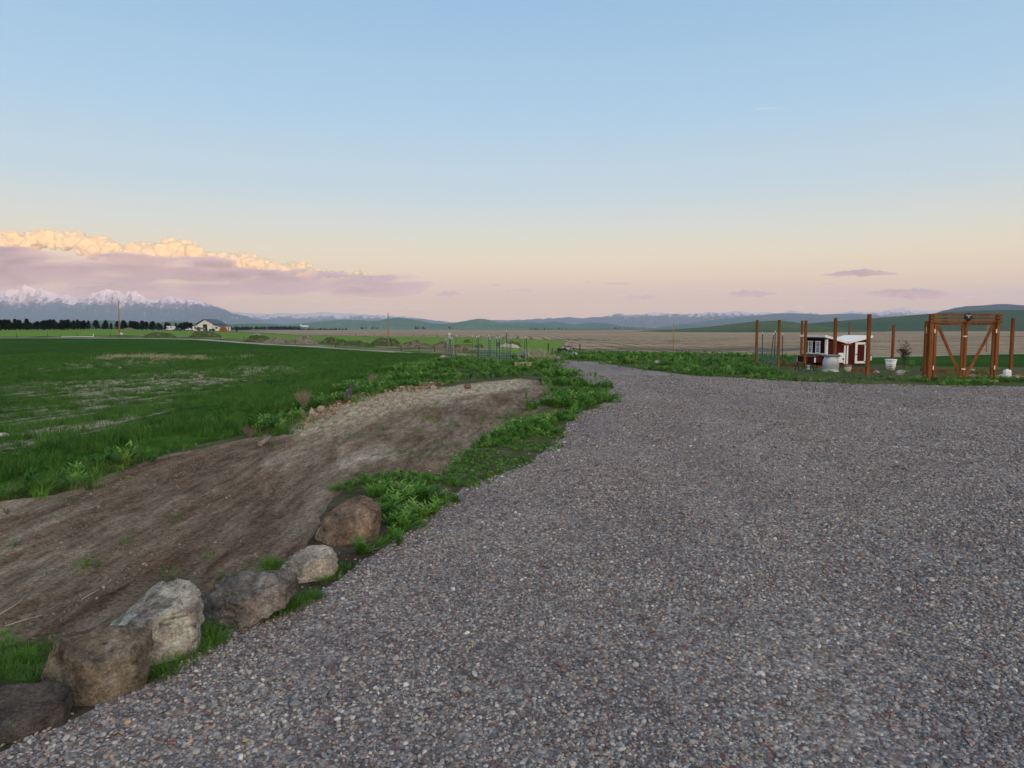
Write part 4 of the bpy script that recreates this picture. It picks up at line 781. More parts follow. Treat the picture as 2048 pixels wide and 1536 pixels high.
def roll():
    g = G(1046, 722, 5, 60); e = empty("wire_roll", g); r = .265; mb = MB()
    for k in range(15):
        y = -.16 + .32 * k / 14; mb.tube([(math.cos(i / 24 * 6.283) * r, y, r + math.sin(i / 24 * 6.283) * r) for i in range(25)], .006, 3, False)
    for rr in (.24, .20, .17):
        for y in (-.17, .17): mb.tube([(math.cos(i / 24 * 6.283) * rr, y, r + math.sin(i / 24 * 6.283) * rr) for i in range(25)], .007, 3, False)
    for i in range(40): a = i / 40 * 6.283; q = .12 if i % 2 else .2; mb.tube([(math.cos(a) * q, -.17, r + math.sin(a) * q), (math.cos(a) * r, -.165, r + math.sin(a) * r), (math.cos(a) * r, .165, r + math.sin(a) * r)], .005, 3, False)
    mb.build("coil", WIRE, e); tag(e, "round roll of grey wire fencing standing on edge behind the pallet", "wire roll")
roll()
def pallet():
    g = G(1046, 733, 5, 60); e = empty("pallet", g); mb = MB()
    for i in range(5): mb.box((0, -.35 + i * .17, .15), (.72, .09, .022))
    mb.build("deck", RAWW, e)
    for x in (-.31, 0, .31): mb = MB(); mb.box((x, -.02, .08), (.06, .74, .11)); mb.build("bearer", simple("pale_wood", (.38, .31, .23), .9, .35) if x < 0 else bpy.data.materials["pale_wood"], e)
    for x in (-.24, .24): mb = MB(); mb.box((x, -.40, .075), (.17, .02, .08)); mb.build("end_block", bpy.data.materials["pale_wood"], e)
    tag(e, "small wooden pallet under the crossed stakes", "pallet")
pallet()
def tray():
    g = G(1025, 718, 5, 60); e = empty("crate", g); mb = MB(); mb.box((0, 0, .015), (.36, .26, .02)); [mb.box((0, s * .13, .09), (.38, .015, .17)) for s in (-1, 1)]; [mb.box((s * .19, 0, .09), (.015, .245, .17)) for s in (-1, 1)]
    mb.build("body", BLACKP, e); mb = MB(); [mb.box((0, s * .14, .175), (.40, .025, .02)) for s in (-1, 1)]; [mb.box((s * .2, 0, .175), (.025, .25, .02)) for s in (-1, 1)]; mb.build("rim", BLACKP, e); tag(e, "black plastic crate left of the wire roll", "crate")
tray()
# netting on the pen
pa, pb = G(1512, 731, 5), G(1556, 735, 5); o = grid_panel("netting", (pa.x, pa.y, 0), (pb.x, pb.y, 0), .0, .75, 20, 14, .004, WIREG); tag(o, "low green netting between the two leftmost pen posts", "netting")
def timber(name, p0, p1, w, h, label, mat=STAIN, z=.04):
    a, b = G(*p0, 5), G(*p1, 5); a.z += z; b.z += z; mb = MB(); c = (a + b) / 2; mb.bar(a - c, b - c, w, h); o = mb.build(name, mat, None, c); tag(o, label, "timber", "timbers lying round the pen"); return o
timber("timber", (1562, 731), (1642, 736), .09, .09, "stained board on the ground left of the galvanised drum"); timber("timber", (1700, 742), (1752, 744), .09, .1, "stained board on the ground below the white coop door")
timber("timber", (1868, 744), (1995, 748), .09, .10, "stained board on the ground behind the gate"); timber("timber", (1640, 741), (1672, 743), .12, .05, "pale plank on the ground in front of the drum", RAWW, .03)
timber("timber", (1902, 763), (1995, 764), .14, .05, "weathered plank in the grass in front of the gate", RAWW, .03); timber("timber", (2004, 753), (2060, 752), .09, .08, "dark stained board right of the gate")
# ------------------------------------------------------------------ gate
def gate():
    y = G(1925, 759, 5).y; x0 = W(1857.5, 759, y).x; x1 = W(1989, 759, y).x; gz = 0.0; e = empty("garden_gate", ((x0 + x1) / 2, y, gz)); w = (x1 - x0); zt = hz(1925, 628, y); z = lambda p: hz(1925, p, y)
    h = .105
    for s in (-1, 1): mb = MB(); mb.box((s * w / 2, .0, zt / 2 - .1), (.125 if s < 0 else .10, .11, zt + .2), bev=.006); mb.build("gate_post", STAIN, e)
    mb = MB(); mb.box((-w / 2 - .085, .09, z(642) / 2 - .1), (.09, .09, z(642) + .2)); mb.build("side_post", STAIN, e)
    for k, (a, b) in enumerate(((627.5, 631.6), (634.8, 638.5), (641, 645.4))):
        za, zb = z(b), z(a); mb = MB(); mb.box((0, -.09, (za + zb) / 2), (w + .16, .04, zb - za), bev=.004); mb.build("top_rail", STAIN, e)
    lz = z(646.5)
    for s in (-1, 1):
        l0, l1 = (-w / 2 + .09, -.012) if s < 0 else (.012, w / 2 - .08); lf = MB(); t = .075
        for xx in (l0 + t / 2 + .0, l1 - t / 2): lf.box((xx, -.02, (lz + .03) / 2 + .03), (t, .045, lz - .05))
        for zz, hh in ((lz - .03, .06), (.05, .055)): lf.box(((l0 + l1) / 2, -.0225, zz), (l1 - l0 - 2 * t, .04, hh))
        par = lf.build("gate_leaf", STAIN, e)
        mb = MB(); oa = l0 + t if s < 0 else l1 - t; ob = l1 - t * .9 if s < 0 else l0 + t * .9; mb.bar((oa, -.055, lz - .05), (ob, -.055, .08), .028, .08); mb.build("diagonal_brace", STAIN, par)
        for zz in (z(662), z(735)): mb = MB(); xx = -w / 2 + .075 if s < 0 else w / 2 - .07; mb.box((xx, -.075, zz), (.03, .02, .12)); mb.build("hinge", TIP, par)
    for zz in (z(672.5), z(738)): mb = MB(); mb.box((0, -.06, zz), (.11, .03, .035)); mb.tube([(.0, -.085, zz - .03), (.03, -.085, zz - .01), (.03, -.085, zz + .02)], .008, 5); mb.build("latch", TIP, e)
    px_, pz = W(1931, 634, y).x - (x0 + x1) / 2, z(633.5); mb = MB(); mb.lathe([(.0, 0), (.118, 0), (.122, .01), (.122, .03), (.11, .035), (.0, .035)], n=28); pl = mb.build("round_plaque", BLACK, e, (px_, -.12, pz)); pl.rotation_euler = (math.pi / 2, 0, 0)
    mb = MB()                            # a pale bird-like crest: two spread wings and a small body
    for s in (-1, 1): mb.prism([(s * .008, .03), (s * .04, .058), (s * .088, .052), (s * .07, .035), (s * .075, .022), (s * .04, .025), (s * .03, .0)], -.004, 0)
    mb.prism([(-.012, .05), (.012, .05), (.018, -.02), (0, -.05), (-.018, -.02)], -.005, 0); m_ = mb.build("emblem", simple("grey_paint", (.35, .36, .34), .6, .2), e, (px_, -.157, pz))
    mb = MB(); xl = -w / 2 - .10; mb.tube([(xl - .02, .05, z(654)), (xl - .02, .05, z(668))], .009, 5); mb.build("thermometer", TIP, e); mb = MB(); mb.box((xl - .02, .05, z(669.5)), (.06, .04, .035)); mb.build("thermometer_bulb", BLACK, e)
    tag(e, "tall stained double garden gate with diagonal braces and a round dark plaque", "gate")
gate()
# ------------------------------------------------------------------ chicken coop
def coop():
    g = G(1651, 733.5, 5); e = empty("chicken_coop", (g.x, g.y, 0), R(15)); A = 2.0; B = 1.35; z0 = .14; zl = 1.16; zm = .93; zr = 1.15; xm = .93
    f = MB(); f.box((A / 2, B / 2, .07), (A - .1, B - .1, .10)); f.build("skid_base", DARKW, e)
    mb = MB(); mb.prism([(0, z0), (xm, z0), (xm, zm), (0, zl)], 0, B); w1 = mb.build("wall", BARNRED, e)
    mb = MB(); mb.prism([(xm + .045, z0), (A, z0), (A, zr), (xm + .045, zm)], 0, B); w2 = mb.build("wall", BARNRED, e)
    mb = MB(); mb.box((xm + .022, B / 2, .5), (.04, B - .1, .8)); mb.build("dark_gap", BLACK, e)
    def roof(x0, za, x1, zb, nm="roof"):
        mb = MB(); mb.prism([(x0, za), (x1, zb), (x1, zb + .085), (x0, za + .085)], -.12, B + .12); r = mb.build(nm, WHITE, e)
        rb = MB(); n = 9
        for i in range(n + 1): yy = -.11 + (B + .22) * i / n; rb.bar((x0 + .01, yy, za + .09), (x1 - .01, yy, zb + .09), .014, .012)
        rb.build("roof_rib", WHITE, r)
    roof(-.16, 1.205, xm, .945); roof(xm + .06, .935, A + .17, 1.185)
    for (x, w_, za, zb) in ((.035, .07, .1, zl - .02), (xm - .035, .07, .10, zm), (xm + .09, .075, .10, zm + .01), (A - .03, .06, .1, zr - .02)):
        mb = MB(); mb.box((x, -.012, (za + zb) / 2), (w_, .022, zb - za)); mb.build("corner_trim", WHITE, e)
    mb = MB(); mb.box((-.012, .03, .62), (.022, .06, .98)); mb.build("corner_trim", WHITE, e); mb = MB(); mb.box((-.012, B - .03, .62), (.022, .06, .98)); mb.build("corner_trim", WHITE, e)
    mb = MB(); mb.box((xm + .02, -.045, zm - .03), (.50, .03, .05)); mb.build("crosspiece", STAIN, e)
    # windows on the end wall that faces left
    for yc in (.48, .96):
        fr = MB(); fz = .56; fh = .46; fw_ = .26
        fr.box((-.018, yc, fz + fh), (.034, fw_ + .05, .045)); fr.box((-.018, yc, fz), (.034, fw_, .035)); [fr.box((-.018, yc + s * (fw_ / 2 - .015), fz + fh / 2), (.032, .035, fh - .04)) for s in (-1, 1)]; fr.box((-.016, yc, fz + fh * .5), (.03, fw_ - .06, .03))
        fo_ = fr.build("window", WHITE, e); pn = MB(); pn.box((-.008, yc, fz + fh / 2), (.01, fw_ - .07, fh - .05)); pn.build("pane", GLASSD, fo_)
        mu = MB(); mu.box((-.015, yc, fz + fh / 2), (.012, .012, fh - .05)); [mu.box((-.0155, yc, fz + fh * k), (.011, fw_ - .07, .011)) for k in (.17, .33, .67, .83)]; mu.build("glazing_bar", WHITE, fo_)
    mb = MB(); mb.box((-.045, B / 2 + .02, .515), (.05, B - .1, .05)); mb.build("sill_board", WHITE, e)
    nb = MB(); nb.prism([(-.42, .16), (-.03, .16), (-.03, .47), (-.42, .38)], .16, B - .12); n_ = nb.build("nest_box", BARNRED, e)
    lid = MB(); lid.bar((-.46, B / 2 + .02, .40), (-.04, B / 2 + .02, .495), .02, B - .2) if False else lid.prism([(-.47, .385), (-.03, .482), (-.03, .505), (-.47, .408)], .12, B - .08); lid.build("lid", DARKW, n_)
    for yy in (.16, B - .12): t_ = MB(); t_.box((-.40, yy - .012 if yy < .5 else yy + .012, .27), (.055, .024, .20)); t_.build("trim", WHITE, n_)
    for yy in (.4, .95): h_ = MB(); h_.box((-.06, yy, .525), (.05, .06, .02)); h_.build("hinge", BLACK, n_)
    # small pop door on the front wall, big door at the right
    mb = MB(); mb.box((xm - .22, -.02, .36), (.24, .03, .40)); d_ = mb.build("pop_door", WHITE, e); mb = MB(); mb.box((xm - .12, -.045, .30), (.06, .02, .07)); mb.build("latch", BLACK, d_); mb = MB(); mb.box((xm - .26, -.04, .43), (.14, .012, .02)); mb.build("handle", BLACK, d_)
    dx0, dx1, dz0, dz1 = 1.38, 1.94, .12, .99; mb = MB(); t = .10
    mb.box((dx0 + t / 2, -.035, (dz0 + dz1) / 2), (t, .03, dz1 - dz0)); mb.box((dx1 - t / 2, -.035, (dz0 + dz1) / 2), (t, .03, dz1 - dz0)); mb.box(((dx0 + dx1) / 2, -.034, dz1 - .045), (dx1 - dx0 - 2 * t, .028, .09)); mb.box(((dx0 + dx1) / 2, -.034, dz0 + .045), (dx1 - dx0 - 2 * t, .028, .09))
    d = mb.build("door", WHITE, e); mb = MB(); mb.box(((dx0 + dx1) / 2, -.022, (dz0 + dz1) / 2), (dx1 - dx0 - 2 * t, .014, dz1 - dz0 - .18)); mb.build("door_panel", BARNRED, d)
    for zz in (dz0 + .07, dz1 - .07): mb = MB(); mb.prism([(dx1 - .10, zz - .012), (dx1 - .02, zz - .035), (dx1 + .03, zz - .035), (dx1 + .03, zz + .035), (dx1 - .02, zz + .035), (dx1 - .10, zz + .012)], -.062, -.052); mb.build("hinge", BLACK, d)
    mb = MB(); mb.box((dx0 + .05, -.06, .50), (.07, .02, .04)); mb.build("knob", BLACK, d)
    nb = MB(); nb.prism([(A + .002, .22), (A + .30, .22), (A + .30, .42), (A + .002, .52)], .1, B - .1); n2 = nb.build("nest_box", BARNRED, e); t_ = MB(); t_.box((A + .28, .085, .33), (.05, .028, .20)); t_.build("trim", WHITE, n2); l_ = MB(); l_.prism([(A + .002, .53), (A + .34, .42), (A + .34, .44), (A + .002, .55)], .06, B - .06); l_.build("lid", DARKW, n2)
    tag(e, "low dark red chicken coop with white trim and a white butterfly roof", "chicken coop")
coop()
def drum():
    g = G(1661, 744, 5); e = empty("galvanised_drum", g); mb = MB(); k = g.y / FPX
    pr = [(17, 0), (17, 2), (14.5, 3.5), (15.6, 8), (16.4, 14), (16.2, 20), (15, 25), (13, 29), (12.6, 31)]
    mb.lathe([(a * k * .97, b * k) for a, b in pr], n=36, sy=.8); mb.build("body", GALV, e)
    mb = MB(); mb.box((0, 0, 33 * k), (27 * k, 22 * k, 3.6 * k), bev=.01); mb.build("lid", simple("dark_steel", (.2, .22, .25), .5, .2, 9, .4), e)
    mb = MB(); mb.box((11 * k, -11.5 * k, 32 * k), (3 * k, 2 * k, 2.5 * k)); mb.build("clasp", BLACK, e); tag(e, "bulging galvanised feed drum with a dark lid in front of the coop", "drum")
drum()
def bucket(name, px, pyb, wt, wb, hpx, mat, rimm, label, lid=False, marks=False):
    g = G(px, pyb, 5, 60); e = empty(name, g); k = g.y / FPX; mb = MB(); a, b, h = wt / 2 * k, wb / 2 * k, hpx * k
    mb.lathe([(b, 0), (b + (a - b) * .5, h * .5), (a, h - .02), (a - .008, h - .02), (b - .008, .02)], n=28) if not lid else mb.lathe([(b, 0), (a, h - .02)], n=28); mb.build("body", mat, e)
    mb = MB(); mb.lathe([(a + .002, h - .045), (a + .014, h - .04), (a + .014, h), (a, h + .004 if not lid else h + .008)], n=28); mb.build("lid" if lid else "rim", rimm, e)
    if marks:                            # rows of worn black lettering round the front
        import random as _r; rr = _r.Random(4); d = Vector((-g.x, -g.y, 0)).normalized(); a0 = math.atan2(d.y, d.x)
        for row, (zz, hh, n) in enumerate(marks):
            mk_ = MB()
            for i in range(n):
                an = a0 + (i - (n - 1) / 2) * .16; rr_ = b + (a - b) * zz + .003; q = Matrix.Rotation(an - math.pi / 2 + math.pi, 3, 'Z'); w_ = .045 * rr.uniform(.6, 1); c = (math.cos(an) * rr_, math.sin(an) * rr_, zz * h)
                if i: pass
                mk_.box(c, (w_, .004, hh * h * .45), q); mk_.box((c[0], c[1], c[2] + hh * h * .3), (w_ * .5, .004, hh * h * .35), q)
            mk_.build("lettering", BLACKP, e)
    return tag(e, label, "bucket")
bucket("bucket", 1781, 740, 21, 15.5, 21.5, WHITE, WHITE, "white bucket with black lettering standing in front of a post", marks=[(.78, .07, 4), (.50, .07, 4), (.34, .09, 4), (.18, .08, 3)])
bucket("bucket", 1695, 743.5, 14, 12, 13, simple("old_plastic", (.50, .49, .42), .6, .3, 20), simple("faded_red_plastic", (.30, .10, .09), .6, .2), "small dirty pale bucket with a faded red lid beside the drum", lid=True)
def jug():
    g = G(2014, 754.5, 5); e = empty("plastic_jug", g); k = g.y / FPX; mb = MB(); w, h = 13 * k, 15.5 * k
    mb.box((0, 0, h * .38), (w, w * .7, h * .76), bev=.02); mb.box((0, 0, h * .87), (w * .98, w * .68, h * .22), taper=.62); mb.build("body", simple("milky_plastic", (.72, .77, .78), .4, .05, 4, 0, .4), e)
    mb = MB(); mb.lathe([(.03, h * .98), (.03, h + .02)], n=14); mb.build("cap", WHITE, e); tag(e, "square white plastic jug on a stone right of the gate", "jug")
jug()
def bench():
    a, b = G(1592, 741, 5), G(1626, 743.5, 5); c = (a + b) / 2; e = empty("sawhorse", c); v = (b - a); L = v.length * .9; e.rotation_euler = (0, 0, math.atan2(v.y, v.x)); h = .27; mb = MB(); mb.box((0, 0, h), (L, .05, .03)); mb.build("top_beam", DARKW, e)
    for x in (-L / 2 + .03, L / 2 - .05, -.02):
        for s in (-1, 1): mb = MB(); mb.bar((x, 0, h), (x + (.05 if x > 0 else -.03), s * .1, 0), .018); mb.build("leg", BLACK, e)
    mb = MB(); mb.tube([(L * .05, .03, h - .02), (L * .18, .05, .62), (L * .16, .05, .64)], .012, 5); mb.build("prop", STAIN, e); tag(e, "low dark sawhorse in the grass before the nest box", "sawhorse")
    g = G(1624, 741, 5); mb = MB(); mb.lathe([(.13, 0), (.15, .02), (.05, .03), (.045, .13), (.09, .16), (.0, .19)], n=16); mb.build("poultry_drinker", GALV, None, g + Vector((0, .35, 0))); tag(bpy.data.objects["poultry_drinker"], "small grey poultry drinker under the coop's nest box", "drinker")
bench()
# ------------------------------------------------------------------ utility poles
def pole(px_t, top, px_b, d, label, r=.14):
    b = W(px_b, 700, d); z0 = H1(b.x, d); t = W(px_t, top, d); e = empty("utility_pole", (b.x, d, z0)); h = t.z - z0; dx = t.x - b.x
    mb = MB(); mb.tube([(0, 0, -.5), (dx * .5, 0, h * .5), (dx, 0, h)], [r * 1.25, r * 1.1, r * .85], 12); mb.build("shaft", POLEW, e)
    mb = MB(); mb.lathe([(r * .9, 0), (r * 1.0, .02), (r * .95, .12), (.03, .22)], (dx, 0, h), 12); mb.build("cap", RUST, e)
    mb = MB(); mb.bar((r * 1.15, -.02, 0), (r * 1.15 + .01, -.02, min(3, h * .35)), .05, .03); mb.build("ground_wire_guard", GALV, e); tag(e, label, "utility pole", "utility poles without wires"); return e
pole(237.2, 603.5, 240, 212, "tall pole at the left, in front of the conifer row"); pole(776, 628, 777, 200, "pole left of the garden stakes, above the rubble bank")
pole(1347, 649, 1346.5, 237, "short thin pole standing in the stubble field"); pole(1976.5, 634, 1973, 175, "pale pole seen through the right gate leaf", .11)
# ------------------------------------------------------------------ barn
BW = simple("cream_metal_siding", (.66, .68, .64), .6, .06, .5); BW2 = simple("warm_siding", (.74, .66, .50), .6, .05, .5); BR = simple("dark_blue_metal_roof", (.035, .05, .075), .45, .15, .6, 0, .4)
def barn():
    d = 452; c = W(409.8, 661, d); z0 = H1(c.x, d) - .1; e = empty("barn", (c.x, d, z0)); k = d / FPX; X = lambda p: (p - 409.8) * k
    L, Rr, hl = X(385), X(438), 3.0; zr = hz(410, 638.6, d) - z0; ze = zr - 2.75; x1, x2 = X(395.5), X(427); D = 19.0
    mb = MB(); mb.prism([(L, 0), (Rr, 0), (Rr, hl), (x2, ze - .5), (0, zr - .15), (x1, ze - .5), (L, hl)], 0, D); mb.build("wall", BW, e)
    def slab(nm, a, b, y0, y1, par=None): mb = MB(); mb.prism([a, b, (b[0], b[1] + .22), (a[0], a[1] + .22)], y0, y1); return mb.build(nm, BR, e if par is None else par)
    m_ = slab("roof", (x1 - 1.1, ze - .4), (.02, zr), -.9, D + .6); slab("roof", (.04, zr), (x2 + 1.1, ze - .4), -.9, D + .6)
    slab("lean_to_roof", (L - .6, hl - .1), (x1 + .2, ze - .75), -.7, D + .3); slab("lean_to_roof", (x2 - .2, ze - .75), (Rr + .6, hl - .1), -.7, D + .3)
    mb = MB(); mb.box((X(410.5), -.06, 2.1), (X(416.3) - X(407.8), .1, 4.2)); mb.build("sliding_door", BLACK, e)
    for xa in (391, 433): mb = MB(); mb.box((X(xa), -.05, 1.9), (1.3, .09, 1.1)); f_ = mb.build("window", BR, e); mb = MB(); mb.box((X(xa), -.11, 1.9), (1.05, .03, .85)); mb.build("pane", GLASSD, f_)
    for xa in (405, 418): mb = MB(); mb.box((X(xa), -.12, 3.6), (.25, .22, .3)); mb.build("wall_light", BLACK, e)
    for xa in (407.0, 417.2): mb = MB(); mb.box((X(xa), -.05, 2.15), (.28, .08, 4.3)); mb.build("trim", WHITE, e)
    mb = MB(); mb.box((Rr + .05, D / 2, 1.45), (.08, D - 1, 2.7)); mb.build("side_cladding", BW2, e)
    for yy in (D * .45, D * .8): mb = MB(); mb.box((Rr + .12, yy, 1.1), (.06, 1.1, 2.1)); mb.build("side_door", DARKW, e)
    mb = MB(); mb.tube([(X(432), 9, zr - 2.2), (X(432), 9, zr + .9)], .07, 6); mb.box((X(432), 9, zr + .9), (.5, .1, .1)); mb.build("flue", BLACK, e)
    tag(e, "cream metal barn with a raised middle bay and dark blue roof on the left rise", "barn")
barn()
# ------------------------------------------------------------------ vehicles by the barn
CARW = simple("white_car_paint", (.62, .65, .70), .3, .05, 2, 0, .5); CARD = simple("dark_blue_car_paint", (.03, .05, .08), .3, .1, 2, 0, .5); TYRE = simple("tyre_rubber", (.02, .02, .02), .8); STEEL = simple("grey_steel", (.16, .18, .19), .5, .2, 2)
def wheels(e, xs, w, r=.36):
    for x in xs:
        for s in (-1, 1):
            mb = MB(); mb.tube([(x, s * w - .11, r), (x, s * w + .11, r)], r, 18); q = mb.build("wheel", TYRE, e); mb = MB(); mb.tube([(x, s * (w + .02) - .1, r), (x, s * (w + .02) + .1, r)], r * .55, 12); mb.build("rim", GALV, q)
def car(kind, px0, px1, d, paint, label, cat):
    a, b = W(px0, 661, d), W(px1, 661, d); L = b.x - a.x; cx = (a.x + b.x) / 2; e = empty(kind, (cx, d, H1(cx, d)), R(random.uniform(-6, 6))); h = L / 2; w = .9
    if kind == "pickup_truck": P = [(-h, .45), (-h, .95), (-h * .52, 1.06), (-h * .36, 1.75), (h * .12, 1.78), (h * .18, 1.1), (h, 1.08), (h, .45)]; win = [(-h * .45, 1.1), (-h * .33, 1.66), (h * .07, 1.68), (h * .1, 1.12)]
    elif kind == "camper_van": P = [(-h, .4), (-h, .95), (-h * .8, 1.2), (-h * .62, 1.85), (-h * .85, 2.0), (-h * .85, 2.75), (h, 2.75), (h, .4)]; win = [(-h * .72, 1.25), (-h * .58, 1.78), (-h * .35, 1.8), (-h * .35, 1.25)]
    else: P = [(-h, .4), (-h, .85), (-h * .6, .98), (-h * .4, 1.55), (h * .62, 1.6), (h * .9, 1.0), (h, .9), (h, .4)]; win = [(-h * .5, 1.02), (-h * .36, 1.48), (h * .56, 1.5), (h * .74, 1.04)]
    mb = MB(); mb.prism(P, -w, w); bd = mb.build("body", paint, e); mb = MB(); mb.prism(win, -w - .015, -w - .003); mb.build("side_window", GLASSD, bd)
    if kind == "camper_van": mb = MB(); mb.prism([(h * .1, 1.6), (h * .1, 2.2), (h * .5, 2.2), (h * .5, 1.6)], -w - .015, -w - .003); mb.build("side_window", GLASSD, bd)
    if kind == "pickup_truck": mb = MB(); mb.prism([(h * .24, 1.085), (h * .24, 1.09), (h * .95, 1.09), (h * .95, 1.085)], -w + .12, w - .12); mb.build("cargo_bed", BLACK, bd)
    wheels(e, (-h * .62, h * .62), w - .05)
    for s in (-1, 1): mb = MB(); mb.box((-h - .01, s * (w - .25), .78), (.04, .3, .16)); mb.build("headlight", TIP, bd)
    mb = MB(); mb.box((-h - .04, 0, .5), (.12, 1.75, .2)); mb.build("bumper", BLACK, bd); tag(e, label, cat)
car("camper_van", 333.5, 350, 436, CARW, "white camper van with an overcab, leftmost vehicle", "camper van"); car("parked_car", 348.5, 362, 431, CARD, "dark blue car beside the white camper van", "car"); car("pickup_truck", 371.8, 387, 440, CARW, "white pickup truck just left of the barn", "pickup")
def flatbed():
    d = 438; a, b = W(393.5, 661, d), W(417, 661, d); cx = (a.x + b.x) / 2; L = b.x - a.x; h = L / 2; e = empty("flatbed_truck", (cx, d, H1(cx, d))); w = 1.05
    mb = MB(); mb.prism([(-h, .5), (-h, 1.3), (-h * .88, 1.45), (-h * .8, 2.3), (-h * .45, 2.3), (-h * .42, .5)], -w, w); c_ = mb.build("cab", CARD, e); mb = MB(); mb.prism([(-h * .84, 1.5), (-h * .77, 2.15), (-h * .5, 2.15), (-h * .5, 1.5)], -w - .02, -w - .004); mb.build("side_window", GLASSD, c_)
    mb = MB(); mb.box((h * .29, 0, .95), (h * 1.38, 2.1, .16)); mb.build("bed", BLACK, e); mb = MB(); mb.prism([(-h * .38, 1.03), (-h * .38, 1.95), (h * .25, 2.0), (h * .35, 1.03)], -.9, .9); mb.build("load", STEEL, e); wheels(e, (-h * .65, h * .35, h * .6), .95, .45); tag(e, "dark flatbed truck with a grey load parked before the barn", "truck")
flatbed()
def tractor():
    d = 433; c = W(424.5, 661, d); e = empty("tractor", (c.x, d, H1(c.x, d))); mb = MB(); mb.box((-.9, 0, 1.0), (1.7, .7, .6), bev=.08); mb.build("bonnet", BLACK, e); mb = MB(); mb.box((.5, 0, .95), (1.1, .9, .5)); mb.build("platform", BLACK, e)
    for x in (.1, 1.0):
        for s in (-1, 1): mb = MB(); mb.bar((x, s * .45, 1.1), (x, s * .45, 2.2), .07); mb.build("roof_post", BLACK, e)
    mb = MB(); mb.box((.55, 0, 2.25), (1.3, 1.2, .1)); mb.build("roof", STEEL, e)
    for x, r in ((-1.3, .42), (.7, .75)):
        for s in (-1, 1): mb = MB(); mb.tube([(x, s * .75 - .15, r), (x, s * .75 + .15, r)], r, 18); mb.build("wheel", TYRE, e)
    tag(e, "small dark tractor right of the barn door", "tractor")
tractor()
# ------------------------------------------------------------------ mounds
def m_soilheap(a, b, g=None, ga=0.5):
    t = NT("heap"); n = t.noise(.9, 6, .75); f = t.noise(5, 5, .8); c = t.ramp(f, [(.35, a), (.65, b)])
    if g: c = t.mix(t.ramp(n, [(ga - .06, 0.0), (ga + .06, 1.0)]), c, g)
    t.color(t.mix(1.0, c, t.ramp(f, [(.3, .6), (.7, 1.35)]), 'MULTIPLY')); t.bump(f, .3); return t.m
HP = dict(green=m_soilheap((.09, .085, .055), (.20, .18, .12), (.05, .10, .025), .47), grey=m_soilheap((.14, .125, .10), (.32, .29, .24), (.05, .085, .03), .56), orange=m_soilheap((.17, .075, .035), (.27, .12, .055)), brown=m_soilheap((.13, .10, .08), (.32, .26, .21), (.06, .09, .03), .52), pale=m_soilheap((.36, .34, .28), (.55, .52, .45)))
def mound(x0, x1, top, base, mat, label, seed=1, d=None, rough=.3, dp=.55, grp="mounds of dug-out soil and rubble"):
    xc = (x0 + x1) / 2; g = G(xc, base, 20, 900) if d is None else Vector((W(xc, base, d).x, d, H1(W(xc, base, d).x, d))); k = g.y / FPX; w = (x1 - x0) / 2 * k; h = max(hz(xc, top, g.y) - g.z, .25); x0, x1 = xc - (xc - x0) * 1.12, xc + (x1 - xc) * 1.12; w = (x1 - x0) / 2 * k; rough = rough * 1.5; n = 44; V = []; f = []
    for j in range(n):
        for i in range(n):
            u, v_ = -1.05 + 2.1 * i / (n - 1), -1.05 + 2.1 * j / (n - 1); V.append((u, v_))
    V = np.array(V); r = np.hypot(V[:, 0], V[:, 1]); nz = fbm(V[:, 0] * 3.6 + seed, V[:, 1] * 2.4, 4, seed); nf = fbm(V[:, 0] * 9 + seed, V[:, 1] * 9, 3, seed + 2)
    z = h * np.clip((1 - r ** 2.6) * (1 - rough + 2 * rough * nz) * 1.12 + (nf - .5) * .3 * (r < .95), -.05, 2); X_ = V[:, 0] * w; Y_ = V[:, 1] * w * dp; zz = H(X_ + g.x, Y_ + g.y) - g.z + np.where(r < 1, z, -.6)
    f = [(j * n + i, j * n + i + 1, (j + 1) * n + i + 1, (j + 1) * n + i) for j in range(n - 1) for i in range(n - 1)]
    o = obj("soil_mound", mesh("soil_mound", np.stack([X_, Y_, zz], 1), f, HP[mat], False), loc=g); tag(o, label, "mound", grp); return o
mound(439, 455, 654.5, 662.5, 'orange', "bright orange-brown heap at the right corner of the barn", 2, d=430, rough=.12, grp=None)
mound(246, 272, 656.5, 661, 'brown', "low brown heap between the left pole and the pines", 3, d=400)
mound(380, 440, 664.5, 674, 'green', "long dark green mound below the barn", 4, rough=.35); mound(288, 350, 667, 675, 'green', "low green swell left of the long mound", 5)
mound(492, 544, 671.5, 684, 'green', "dark peaked mound left of the rubble bank", 6, rough=.15)
mound(530, 585, 677, 686, 'grey', "grey-green rubble stretch just right of the dark peaked mound", 7); mound(578, 634, 678.5, 688, 'grey', "lumpy rubble with pale stones, second rubble stretch from the left", 8, rough=.45)
mound(600, 626, 670.5, 676, 'grey', "small grey rubble heap standing alone in the bright crop", 9, rough=.4); mound(640, 700, 679, 689, 'green', "weedy rubble hump with a pale path behind it", 10, rough=.4); mound(690, 748, 684, 691.5, 'green', "low weedy hump left of the middle pole", 11, rough=.35)
mound(742, 802, 678.5, 691.5, 'green', "green hump behind the foot of the middle pole", 12, rough=.25); mound(798, 868, 684.5, 695, 'brown', "brown stony heap right of the middle pole", 13, rough=.4); mound(862, 905, 687, 697, 'brown', "dark stony heap left of the garden stakes", 15, rough=.4)
mound(905, 938, 692.5, 702, 'brown', "reddish heap seen between the first garden stakes", 16, rough=.3); mound(927, 943, 679.5, 685.5, 'green', "small green cone-shaped mound behind the stakes", 17, rough=.1); mound(950, 968, 689, 695, 'green', "low green mound behind the mesh panel", 18)
